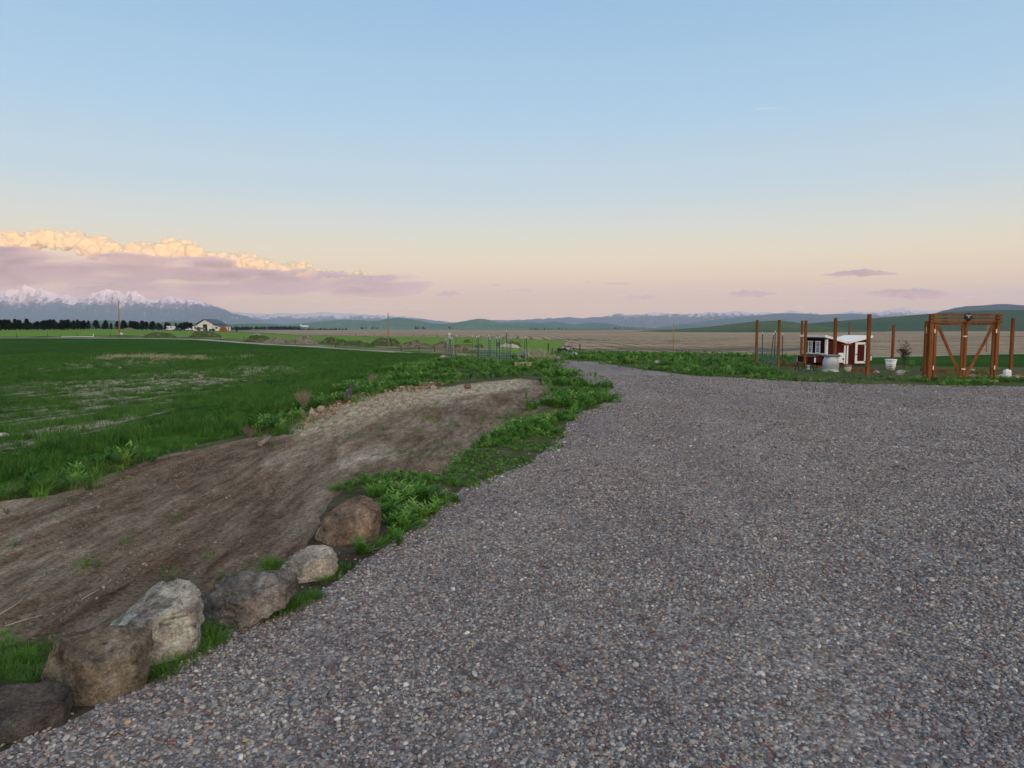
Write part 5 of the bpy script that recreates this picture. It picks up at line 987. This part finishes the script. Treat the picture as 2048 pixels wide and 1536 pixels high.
mound(1008, 1042, 685, 692, 'green', "dark shrubby mound behind the right end of the mesh", 19, rough=.45); mound(1000, 1040, 688.5, 695, 'pale', "pale tan strip of spoil in front of the shrubby mound", 20, rough=.2, dp=.3); mound(506, 522, 668.5, 672, 'pale', "pale stony patch left of the peaked mound", 21, dp=.4); mound(652, 672, 678, 682, 'pale', "pale bare spoil behind the weedy rubble hump", 22, dp=.4)
mound(1326, 1368, 680.5, 684.5, 'grey', "dark smudge of straw and weeds in the stubble field", 24, dp=.3, rough=.4)
# ------------------------------------------------------------------ trees
NEEDLE = m_leaf("pine_needles", [(.014, .03, .018), (.022, .045, .024), (.03, .055, .028)], .8); BARK = simple("pine_bark", (.07, .05, .035), .95)
def conifer(seed, wide, hgt=10.0):
    rr = random.Random(seed); mb = MB(); V = []; nb = 760
    for i in range(nb):
        t = rr.random() ** .8; z = hgt * (.10 + .9 * t); rad = wide * (1 - t) ** .65 * (.55 + .45 * math.sin(z * 2.1 + seed) ** 2) * (.6 + .4 * rr.random()) + .12; a = rr.random() * 6.28; r = rad * rr.random() ** .45
        p = Vector((math.cos(a) * r, math.sin(a) * r, z)); s = rr.uniform(.30, .62); q = Matrix.Rotation(rr.random() * 6.28, 3, 'Z') @ Matrix.Rotation(rr.uniform(-.9, .9), 3, 'X'); mb.add([p + q @ Vector(c) for c in ((-s, -s * .4, 0), (s, -s * .3, 0), (s * .7, s * .5, s * .2), (-s * .5, s * .5, -.1))], [(0, 1, 2, 3)])
    cm = mesh("crown", mb.v, mb.f, NEEDLE); tk = MB(); tk.tube([(0, 0, -1), (0, 0, hgt * .5), (0, 0, hgt * .97)], [.28, .18, .03], 7)
    for k in range(9): a = k * 2.4; z = hgt * (.2 + .07 * k); tk.tube([(0, 0, z), (math.cos(a) * wide * .6, math.sin(a) * wide * .6, z + .4)], [.06, .02], 4, False)
    return cm, mesh("trunk", tk.v, tk.f, BARK, True)
kinds = [conifer(s, w) for s, w in ((1, 2.6), (2, 3.3), (3, 2.0), (4, 3.8))]
TREES = []; TR = []; ORD = 'first second third fourth fifth sixth seventh eighth ninth tenth eleventh twelfth thirteenth fourteenth fifteenth sixteenth seventeenth eighteenth nineteenth twentieth'.split()
for i in range(40): TREES.append((-14 + i * 4.6 + random.uniform(-2.6, 2.6), random.uniform(640.5, 648.5) - (1.5 if i % 5 == 0 else 0), random.uniform(350, 395)))
for px, tp in ((168, 641), (178, 644), (194, 640), (207, 645), (214, 641), (222, 646), (236, 643), (247, 641), (254, 646), (262, 642), (268, 643), (276, 645), (284, 643), (293, 644), (301, 643), (307, 644.5), (316, 646), (324, 649), (331, 645.5), (338, 646), (352, 646), (357, 648), (362, 646), (369, 647), (376, 645.5), (383, 648)): TREES.append((px + random.uniform(-2, 2), tp + random.uniform(-1, 2.5), random.uniform(455, 490)))
lbl = ["dark pine in the dense left part of the conifer row", "dark pine in the looser right part of the row, toward the camper van"]
for i, (px, tp, d) in enumerate(TREES):
    k = random.randrange(4); b = W(px, 660, d); z0 = H1(b.x, d); h = max(3.5, W(px, tp - 1.8, d).z - z0); e = empty("pine_tree", (b.x, d, z0), random.random() * 6.28); s = h / 10; sw = s * random.uniform(1.6, 2.5); e.scale = (sw, sw, s); obj("crown", kinds[k][0], e); obj("trunk", kinds[k][1], e)
    TR.append((px, e))
    tag(e, lbl[0 if px < 165 else 1], "pine tree", "pines of the left row, dense part" if px < 165 else "pines of the left row, loose part")
for sel, fmt in ((sorted([q for q in TR if 165 <= q[0] < 240], key=lambda q: -q[0]), "%s dark pine to the left of the left utility pole"), (sorted([q for q in TR if q[0] >= 240], key=lambda q: q[0]), "%s dark pine to the right of the left utility pole")):
    for k_, (px, q) in enumerate(sel): q['label'] = fmt % ORD[k_]
e = empty("small_tree", (0, 0, 0)); p = W(473.5, 661, 440); e.location = (p.x, 440, H1(p.x, 440)); e.scale = (.28, .28, .30); obj("crown", kinds[1][0], e); obj("trunk", kinds[1][1], e); tag(e, "small dark lone tree right of the barn", "tree")
# far lines of trees and bushes, far too many and small to tell apart
fr = np.random.default_rng(5); P = []
for x0, x1, py, d, n, hh in ((500, 560, 657.2, 1700, 120, 7), (540, 600, 657.6, 1500, 110, 7), (596, 694, 659.0, 1500, 110, 4), (716, 760, 656.6, 3400, 14, 12), (830, 850, 656.6, 3600, 16, 14), (896, 915, 656.4, 3600, 8, 12), (1060, 1140, 658, 3000, 20, 8), (1200, 1290, 656.6, 3600, 20, 10), (460, 500, 657.6, 1100, 40, 6)):
    for _ in range(n): px = fr.uniform(x0, x1); dd = d * fr.uniform(.97, 1.03); q = W(px, py, dd); P.append((q.x, dd, float(q.z) - hh * .35, hh / 10 * fr.uniform(.5, 1.2)))
P = np.array(P); clumps("far_treeline", [kinds[1][0], kinds[3][0]], P[:, :3], np.stack([np.zeros(len(P)), np.zeros(len(P)), fr.random(len(P)) * 6.28], 1), P[:, 3], fr.integers(0, 2, len(P)))
# ------------------------------------------------------------------ far farm sheds on the teal hills
def shed(px0, px1, py, d, hh, label):
    a, b = W(px0, py, d), W(px1, py, d); e = empty("farm_shed", ((a.x + b.x) / 2, d, a.z)); L = b.x - a.x; mb = MB(); mb.prism([(-L / 2, -6), (L / 2, -6), (L / 2, hh * .7), (-L / 2, hh * .7)], 0, 14); mb.build("wall", BW, e); mb = MB(); mb.prism([(-L / 2 - .6, hh * .7), (L / 2 + .6, hh * .7), (L / 2 - .5, hh), (-L / 2 + .5, hh)], -.6, 14.6); mb.build("roof", WHITE, e); tag(e, label, "farm shed")
shed(604, 615.5, 653.2, 5150, 9, "long white far-off shed on the teal slope"); shed(600.5, 603, 651.4, 5250, 8, "small white far-off building left of the long shed")
# ------------------------------------------------------------------ field fences (each post a thing, thin wires between them)
def line_posts(pts, h, label, grp, w=.09):
    for k_, (px, d) in enumerate(sorted(pts)):
        lb = ("%s from the left, %s" % (ORD[k_], label)) if len(pts) > 1 else label
        b = W(px, 690, d); z0 = H1(b.x, d); mb = MB(); mb.tube([(0, 0, -.3), (random.uniform(-.1, .1), 0, h)], [w * .62, w * .5], 6); o = mb.build("field_post", DARKW if 'dark_wood' else None, None, (b.x, d, z0)); tag(o, lb, "fence post", grp)
line_posts([(-8, 220), (34, 220), (96, 219), (155, 219), (222, 222)], 1.25, "thin leaning post along the far edge of the left field", "posts along the left field edge", .12)
line_posts([(122, 215)], .8, "shortest stub of a post along the left field edge", None, .12)
line_posts([(441, 190), (489, 180)], 1.3, "dark post beside the dirt road left of the rubble", "dark posts along the dirt road", .16); line_posts([(572, 168), (671, 152), (802, 139), (838, 136), (869, 132)], 1.0, "dark post below the rubble bank along the dirt road", "dark posts below the rubble bank", .16)
line_posts([(1086, 440), (1104, 438)] + [(px, 442) for px in (700, 712, 826, 848, 874, 894, 905, 920)], 2.0, "tiny post along the far edge of the bright crop", "tiny posts along the far crop edge", .18)
line_posts([(1137, 430), (1143.6, 300), (1134, 190), (1129, 230), (1138, 270)], 1.7, "post in the line running away between crop and stubble", "posts between crop and stubble", .2)
line_posts([(1096, 62)], 1.0, "short leaning post left of the old machinery", None, .13); line_posts([(1105, 75)], .8, "stub of a post just left of the machinery's grey hood", None, .13); line_posts([(1160.5, 60)], .8, "short post right of the old machinery", None, .12)
# the white edge marker at the left field
def white_marker():
    d = 214; a, b = W(122, 675, d), W(187, 675, d); e = empty("pipe_rail", (a.x, d, H1(a.x, d))); L = b.x - a.x; zb = H1(b.x, d) - H1(a.x, d); mb = MB(); mb.tube([(0, 0, .12), (L, 0, zb + .12)], .08, 8); mb.build("pipe", TIP, e); mb = MB(); mb.tube([(L, 0, zb - .2), (L, 0, zb + 1.0)], .08, 8); mb.build("upright", TIP, e); tag(e, "white irrigation pipe with an upright end along the left field", "pipe")
white_marker()
# ------------------------------------------------------------------ old implement at the end of the drive
def implement():
    d = 58; c = W(1134, 708, d); e = empty("farm_implement", (c.x, d, H1(c.x, d)), 0); k = d / FPX; X = lambda p: (p - 1134) * k; Z = lambda p: hz(1134, p, d) - H1(c.x, d)
    mb = MB(); n = 12; mb.prism([(X(1112.5), Z(707)), (X(1112.5), Z(702)), (X(1114), Z(699.8)), (X(1118), Z(698.7)), (X(1124), Z(699.5)), (X(1127), Z(703)), (X(1127), Z(707))], -.5, .5); mb.build("hood", simple("faded_grey_sheet", (.30, .34, .36), .5, .2, 3), e)
    for x in (X(1119), X(1129)):
        for s in (-1, 1): mb = MB(); mb.tube([(x, s * .45 - .07, .22), (x, s * .45 + .07, .22)], .24, 14); mb.build("wheel", TYRE, e)
    mb = MB(); [mb.bar((X(a), y, Z(p)), (X(b), y, Z(q)), .07) for a, p, b, q, y in ((1120, 705, 1150, 707, -.4), (1120, 705, 1150, 707, .4), (1126, 706, 1134, 700, 0), (1134, 706, 1141, 700, -.2), (1140, 706, 1146, 697, .2), (1128, 700, 1133, 706, .3), (1136, 701, 1146, 706, -.3), (1142, 702, 1152, 707, .1), (1124, 702, 1140, 703, 0))]; mb.build("frame", BLACK, e)
    mb = MB(); mb.prism([(X(1131), Z(694)), (X(1142), Z(694)), (X(1140.5), Z(699.5)), (X(1133), Z(699.5))], -.32, .32); mb.build("seed_bin", simple("pale_green_sheet", (.36, .40, .36), .6, .2, 3), e)
    mb = MB(); mb.box(((X(1131) + X(1142)) / 2, 0, Z(693.4)), (X(1142) - X(1130), .7, .04)); mb.build("bin_rim", BLACK, e)
    for p, tp in ((1147.5, 695.2), (1145, 697), (1131.5, 696)): mb = MB(); mb.bar((X(p), .2, .2), (X(p), .2, Z(tp)), .07); mb.build("upright", BLACK, e)
    mb = MB(); mb.tube([(X(1138), -.3, .25), (X(1141), -.35, .42), (X(1144), -.3, .25)], .12, 8); mb.build("hose", STEEL, e); tag(e, "jumble of old black farm machinery with a pale bin at the end of the drive", "farm machinery")
    v, f = ico(3); g = G(1148, 710, 30, 60); q = v * (1 + .2 * v3(v, 1.6, 3))[:, None] * [.30 * g.y / 56, .22, .13]; o = obj("tarp", mesh("tarp", q.tolist(), f, simple("blue_white_tarp", (.40, .48, .62), .5, .15, 6), True), loc=(g.x, g.y, g.z + .06)); tag(o, "pale blue sheet crumpled in front of the old machinery", "tarp")
implement()
# pale slab by the drive's far end
g = G(1115, 716, 30, 60); mb = MB(); mb.box((0, 0, .03), (.55, .25, .06), bev=.01); o = mb.build("stone_slab", simple("pale_stone", (.5, .48, .42), .9, .2, 4), None, g); tag(o, "flat pale slab in the grass at the far end of the drive", "slab")
# ------------------------------------------------------------------ shrubs, sapling, weeds
def twiggy(name, px, pyb, tops, label, cat, mat, n=60, sp=1.0, leaves=None, leafn=0, seed=1, d=None, r0=.006):
    g = G(px, pyb, 4, 70) if d is None else Vector((W(px, pyb, d).x, d, H1(W(px, pyb, d).x, d))); e = empty(name, g); h = hz(px, tops, g.y) - g.z; rr = random.Random(seed); mb = MB(); tips = []
    for k in range(n):
        a = rr.random() * 6.28; ln = rr.uniform(.1, 1) * sp; hh = h * rr.uniform(.45, 1.0); p0 = Vector((0, 0, 0)); p1 = Vector((math.cos(a) * ln * hh * .35, math.sin(a) * ln * hh * .3, hh * .45)); p2 = Vector((math.cos(a) * ln * hh * .8, math.sin(a) * ln * hh * .6, hh)); mb.tube([p0, p1, p2], [r0, r0 * .7, r0 * .35], 3, False)
        for j in range(3): q = p1.lerp(p2, rr.random()); q2 = q + Vector((rr.uniform(-.2, .2), rr.uniform(-.2, .2), rr.uniform(.05, .25))) * h; mb.tube([q, q2], [r0 * .5, r0 * .2], 3, False); tips.append(q2)
        tips.append(p2)
    mb.build("stems", mat, e)
    if leaves:
        lb = MB()
        for _ in range(leafn): t = rr.choice(tips); t = t.lerp(Vector((0, 0, h * .6)), rr.random() * .7) + Vector((rr.gauss(0, .04), rr.gauss(0, .04), rr.gauss(0, .04))) * h; s = .03 * h * rr.uniform(.6, 1.4); q = Matrix.Rotation(rr.random() * 6.28, 3, 'Z') @ Matrix.Rotation(rr.uniform(-1.2, 1.2), 3, 'X'); lb.add([t + q @ Vector(c) for c in ((-s, 0, 0), (0, -s * .6, 0), (s, 0, 0), (0, s * .6, 0))], [(0, 1, 2, 3)])
        lb.build("leaves", leaves, e)
    tag(e, label, cat); return e
TW = simple("dry_twigs", (.30, .25, .20), .95, .2, 10); TW2 = simple("grey_twigs", (.22, .19, .16), .95, .2, 10)
twiggy("dead_shrub", 608, 818, 778, "pale dead tumbleweed on the bank, left of the sandy clods", "dead shrub", TW, 70, 1.1, seed=3, r0=.004); twiggy("dead_shrub", 742, 772, 748, "small pale dead shrub above the heap of clods", "dead shrub", TW, 45, .9, seed=4, r0=.005)
twiggy("dead_shrub", 500, 876, 850, "dry twiggy growth at the foot of the bank, above the dark soil", "dead shrub", TW2, 50, 1.3, seed=6, r0=.003)
twiggy("weed_stalk", 277, 920, 866, "single tall green weed stalk at the field edge", "weed", simple("green_stem", (.12, .2, .06), .8), 5, .12, m_leaf("stalk_leaves", [(.1, .2, .04), (.16, .26, .07)]), 26, 8, r0=.004)
twiggy("sapling", 1808, 748, 683, "young tree with dark red leaves between the bucket and the gate", "sapling", simple("sapling_bark", (.10, .07, .06), .9), 14, .42, m_leaf("plum_leaves", [(.05, .028, .03), (.09, .045, .045), (.13, .085, .075)]), 520, 9, d=27, r0=.008)
twiggy("shrub", 997, 692, 683, "dark shrub seen through the middle of the mesh panel", "shrub", TW2, 60, .8, NEEDLE, 700, 10, d=200, r0=.03); twiggy("shrub", 1788, 758, 746, "small yellow-green plant at the verge below the white bucket", "plant", TW, 14, .6, G_LIGHT, 160, 12, r0=.004)
twiggy("shrub", 942, 712, 696, "bare little shrub beside the lone stake left of the mesh", "shrub", TW2, 12, .5, seed=14, r0=.01); twiggy("thistle", 14, 1054 - 25, 1012, "low dull green tuft on the dirt patch near the left edge", "plant", TW2, 40, 1.6, G_WEED, 200, 15, r0=.002)
# dark weathered log half buried in the bank
g0, g1_ = G(690, 808, 8, 40), G(706, 790, 8, 40); c = (g0 + g1_) / 2; mb = MB(); mb.tube([g0 - c + Vector((0, 0, .03)), Vector((0, 0, .14)), g1_ - c + Vector((0, 0, .28))], [.07, .06, .035], 9); o = mb.build("log", DARKW, None, c); tag(o, "dark broken log sticking out of the bank by the clods", "log")
g0, g1_ = G(520, 893, 6, 40), G(541, 883, 6, 40); c = (g0 + g1_) / 2
mb = MB(); mb.tube([g0 - c + Vector((0, 0, .03)), g1_ - c + Vector((0, 0, .06))], [.035, .03], 8); o = mb.build("log", TW2, None, c); tag(o, "short grey branch lying at the foot of the weeds", "branch")
for i, (a, b, lb) in enumerate([((0, 1232), (55, 1190), "long straw at the left edge of the dirt patch"), ((165, 1200), (200, 1180), "short straw in the middle of the near dirt"), ((10, 1255), (85, 1232), "straw lying just above the corner grass")]):
    p0, p1 = G(*a, 2), G(*b, 2); c = (p0 + p1) / 2; m = (p1 - p0).cross(Vector((0, 0, 1))) * .08; mb = MB(); mb.tube([p0 - c + Vector((0, 0, .008)), m + Vector((0, 0, .015)), p1 - c + Vector((0, 0, .006))], .0022, 5); o = mb.build("straw", simple("straw", (.42, .36, .26), .9) if i == 0 else bpy.data.materials["straw"], None, c); tag(o, lb, "straw")
# ------------------------------------------------------------------ clouds (all beyond and outside the haze)
def m_cloudvol(dens, col=(.97, .93, .95)):
    t = bpy.data.materials.new("cloud_vapour"); t.use_nodes = True; n = t.node_tree.nodes; n.clear(); o = n.new('ShaderNodeOutputMaterial'); v = n.new('ShaderNodeVolumePrincipled'); v.inputs['Density'].default_value = dens; v.inputs['Color'].default_value = (*col, 1); v.inputs['Anisotropy'].default_value = 0.1
    t.node_tree.links.new(v.outputs[0], o.inputs['Volume']); return t
def m_streaky(dens, col):
    t = m_cloudvol(dens, col); n = t.node_tree.nodes; l = t.node_tree.links; v = [q for q in n if q.type == 'PRINCIPLED_VOLUME'][0]; tc_ = n.new('ShaderNodeNewGeometry'); mp = n.new('ShaderNodeMapping'); mp.inputs['Scale'].default_value = (.00028, .0003, .0022); l.new(tc_.outputs['Position'], mp.inputs[0])
    no = n.new('ShaderNodeTexNoise'); no.inputs['Scale'].default_value = 1; no.inputs['Detail'].default_value = 4; no.inputs['Distortion'].default_value = .6; l.new(mp.outputs[0], no.inputs['Vector']); r_ = n.new('ShaderNodeMapRange'); r_.inputs[1].default_value = .36; r_.inputs[2].default_value = .62; r_.inputs[3].default_value = dens * .05; r_.inputs[4].default_value = dens * 1.7; l.new(no.outputs['Fac'], r_.inputs[0]); l.new(r_.outputs[0], v.inputs['Density'])
    n2 = n.new('ShaderNodeTexNoise'); n2.inputs['Scale'].default_value = .7; n2.inputs['Detail'].default_value = 3; l.new(mp.outputs[0], n2.inputs['Vector']); cr = n.new('ShaderNodeValToRGB'); cr.color_ramp.elements[0].position = .45; cr.color_ramp.elements[0].color = (col[0] * .90, col[1] * .92, col[2] * .98, 1); cr.color_ramp.elements[1].position = .6; cr.color_ramp.elements[1].color = (.99, .95, .96, 1); l.new(n2.outputs['Fac'], cr.inputs[0]); l.new(cr.outputs[0], v.inputs['Color']); return t
def m_cumulus():
    t = NT("cumulus"); t.color((.52, .56, .35)); t.b.inputs['Roughness'].default_value = 1; t.b.inputs['Specular IOR Level'].default_value = 0
    n = t.noise(.006, 5, .65); t.bump(n, 90, .8)
    tr = t.node('ShaderNodeBsdfTransparent'); lw = t.node('ShaderNodeLayerWeight'); lw.inputs[0].default_value = .5; n2 = t.noise(.004, 5, .7)
    f = t.ramp(t.math('ADD', lw.outputs['Facing'], t.math('MULTIPLY', n2, .5)), [(.98, 0.0), (1.22, .95)]); mx = t.node('ShaderNodeMixShader'); t.l.new(t.math('MAXIMUM', f, t.geo.outputs['Backfacing']), mx.inputs[0]); t.l.new(t.b.outputs[0], mx.inputs[1]); t.l.new(tr.outputs[0], mx.inputs[2]); t.l.new(mx.outputs[0], t.n['Material Output'].inputs[0]); return t.m
CUM = m_cumulus()
CD = 34000.0; CK = CD / FPX
ISO = [ico(2), ico(3)]
def puffs(name, L, mat, sub=1, vox=None, nz=.22, loc=None):
    """union of lumpy balls (px, py, rx, ry, depth offset, depth radius) in pixels of the photograph at the cloud's distance"""
    V = []; F_ = []; n = 0
    for i, (px, py, rx, ry, dy, ry2) in enumerate(L):
        v, f = ISO[sub]; c = np.array(W(px, py, CD + dy * CK)[:]); s = 1 + nz * v3(v + i * 1.7, 1.7, i) + nz * .5 * v3(v + i, 4.5, i + 3); q = v * s[:, None] * np.array([rx, ry2, ry]) * CK + c; V.append(q); F_.append(np.array(f) + n); n += len(q)
    V = np.vstack(V); F_ = np.vstack(F_); base = V.mean(0); o = obj(name, mesh(name, (V - base).tolist(), F_.tolist(), mat, True), loc=base)
    if vox: m = o.modifiers.new("union", 'REMESH'); m.mode = 'VOXEL'; m.voxel_size = vox; m.use_smooth_shade = True
    return o
cr_ = random.Random(11)
TOPL = [(-820, 520), (-740, 500), (-650, 485), (-560, 492), (-470, 474), (-380, 480), (-300, 466), (-220, 474), (-140, 470), (-60, 462), (0, 463), (22, 459), (45, 465), (70, 459), (92, 456), (110, 459), (125, 463), (140, 460), (152, 461), (165, 470), (180, 473), (195, 468), (206, 470), (225, 480), (240, 490), (252, 493), (263, 486), (278, 481), (292, 483), (305, 483), (318, 484), (330, 487), (338, 476), (348, 473), (360, 479), (372, 477), (385, 484), (398, 492), (410, 502), (425, 502), (440, 504), (455, 502), (468, 506), (477, 499), (488, 505), (500, 503), (512, 509), (525, 515), (540, 517), (555, 523), (570, 528), (585, 530), (590, 522), (600, 518), (610, 526), (625, 535), (650, 537), (670, 540), (690, 541), (705, 541), (718, 537), (728, 541), (750, 548)]
L = []
for i in range(len(TOPL) - 1):
    (x0, y0), (x1, y1) = TOPL[i], TOPL[i + 1]; n = max(1, int((x1 - x0) / 7))
    if i % 2 == 0 and x0 < 620:
        R0 = cr_.uniform(13, 20); L.append((x0, y0 + R0 * .95, R0 * 1.15, R0 * .9, cr_.uniform(-6, 10), R0)); L.append((x0 + 8, y0 + R0 * 1.5, R0 * 1.2, R0, -12, R0))
    for j in range(n):
        t = (j + .5) / n; x = x0 + (x1 - x0) * t; y = y0 + (y1 - y0) * t; r = cr_.uniform(4, 8) * (1.25 if x < 600 else .55); L.append((x, y + r, r, r * .95, cr_.uniform(-8, 8), r))
        for _ in range(6): dd = cr_.uniform(0, 1); rr = cr_.uniform(4, 10) * (1.15 if x < 580 else .5); L.append((x + cr_.uniform(-9, 9), y + r + 3 + dd * (24 if x < 580 else 8), rr * 1.15, rr * .9, cr_.uniform(-22, 2) * 1.0 - dd * 4, rr))
o = puffs("cloud_bank_top", L, CUM, 1, nz=.15, vox=42); tag(o, "sunlit yellow and cream cumulus heads along the top of the left cloud bank", "cloud")
o.name = "cumulus_cloud"
bank = []
def band(x0, y0, x1, y1, n, rx, ry, dy=(-60, -28)):
    for _ in range(n): t = cr_.random(); bank.append((x0 + (x1 - x0) * t + cr_.uniform(-20, 20), y0 + (y1 - y0) * t + cr_.uniform(-ry, ry) * 1.2, rx * cr_.uniform(.5, 1.4), ry * cr_.uniform(.5, 1.3), cr_.uniform(*dy), ry * 2.2))
band(-200, 498, 420, 532, 70, 55, 10); band(-200, 530, 560, 565, 80, 65, 15); band(-200, 562, 480, 588, 60, 60, 12); band(-850, 530, -180, 505, 60, 60, 11); band(-850, 560, -180, 540, 60, 65, 15); band(-800, 585, -180, 570, 40, 60, 12); band(400, 546, 790, 562, 64, 36, 8); band(480, 570, 850, 574, 46, 42, 9); band(620, 556, 838, 556, 22, 26, 4.5); band(560, 588, 840, 588, 22, 42, 4)
o = puffs("cloud_bank", bank, m_streaky(.0020, (.90, .83, .86)), 0, vox=85, nz=.55); tag(o, "long mauve-grey layer of cloud hanging over the snowy mountains", "cloud")
thin = []
for x, y, rx, ry in ((620, 603, 70, 2.4), (690, 606, 60, 2.0), (780, 606, 40, 1.4), (730, 616, 70, 3.2), (820, 618, 60, 2.8), (720, 614, 14, 4), (740, 615, 10, 4)): thin.append((x, y, rx, ry, 0, ry * 3))
o = puffs("thin_cloud", thin, m_cloudvol(.0018, (.90, .86, .95)), 0, vox=75); tag(o, "thin mauve streaks low over the far mountains left of the middle pole", "cloud")
SV = m_cloudvol(.0065, (.90, .84, .88)); SVD = m_cloudvol(.007, (.74, .74, .82))
def small(name, x0, x1, y, h, n, label, mat=SV, slope=0, seed=1, dens=None):
    r = random.Random(seed); Lq = []; xc = (x0 + x1) / 2; w = (x1 - x0) / 2
    for _ in range(int(n * 1.5)): t = r.uniform(-1, 1); hh = h * (1 - abs(t) ** 1.6) + .6; Lq.append((xc + t * w * .9, y + slope * t + r.uniform(-hh, hh * .25) * .7, r.uniform(.05, .16) * w + 1.5, hh * r.uniform(.25, .6) + .6, r.uniform(-4, 4), hh * 1.1 + 2))
    o = puffs(name, Lq, mat, 0, vox=30 if w < 45 else 38, nz=.5); tag(o, label, "cloud", "small clouds over the right mountains" if x0 > 1000 else None); return o
small("cloud", 868, 934, 590, 8, 26, "lumpy pink-grey cloud just right of the big bank", seed=2); small("cloud", 990, 1092, 583, 5, 26, "flat pink-grey cloud above the garden stakes", seed=3); small("cloud", 972, 1018, 571, 1.8, 10, "thin grey wisp above the flat cloud over the stakes", SVD, seed=4)
small("cloud", 1204, 1262, 567.5, 2.6, 14, "small dark grey cloud above the middle of the stubble", SVD, seed=5); small("cloud", 1216, 1338, 597, 6, 26, "low pink cloud below the small dark grey one", seed=6); small("cloud", 1366, 1440, 585, 3.5, 16, "thin pink streak left of the paired pink clouds", seed=7)
small("cloud", 1434, 1570, 590, 9, 34, "pink cloud with a sagging middle over the pole in the stubble", seed=8); small("cloud", 1642, 1800, 549, 9, 40, "highest and darkest grey-mauve cloud at the right", SVD, -1, seed=9); small("cloud", 1616, 1700, 570, 3, 16, "thin pink strand under the dark mauve cloud", seed=10)
small("cloud", 1700, 1965, 591, 11, 60, "longest pink cloud low at the right above the gate", seed=12, slope=3); small("cloud", 1640, 1720, 597, 1.8, 10, "thin streak left of the long pink cloud", seed=13); small("cloud", 1578, 1626, 614, 3, 10, "faint low pink puff just over the right mountains", seed=14)
small("cloud", 1170, 1182, 565, 1.5, 5, "tiny wisp left of the small dark grey cloud", SVD, seed=15)
# contrail
a, b = W(1514, 217.5, 30000), W(1572, 215, 31000); c = (a + b) / 2; mb = MB(); mb.tube([a - c, Vector((0, 0, 3)), b - c], [22, 17, 5], 8); o = mb.build("contrail", m_cloudvol(.006, (1, 1, 1)), None, c); tag(o, "short white contrail high in the right half of the sky", "contrail")
# ------------------------------------------------------------------ air
def haze():
    t = bpy.data.materials.new("haze_air"); t.use_nodes = True; n = t.node_tree.nodes; n.clear()
    o = n.new('ShaderNodeOutputMaterial'); v = n.new('ShaderNodeVolumePrincipled'); v.inputs['Density'].default_value = HAZE_DENSITY
    v.inputs['Color'].default_value = (0.60, 0.73, 0.98, 1); v.inputs['Anisotropy'].default_value = 0.0
    t.node_tree.links.new(v.outputs[0], o.inputs['Volume'])
    b = MB(); b.box((0, 8200, 635), (60000, 35600, 1310)); h = b.build("haze", t); tag(h, kind='stuff')
haze()
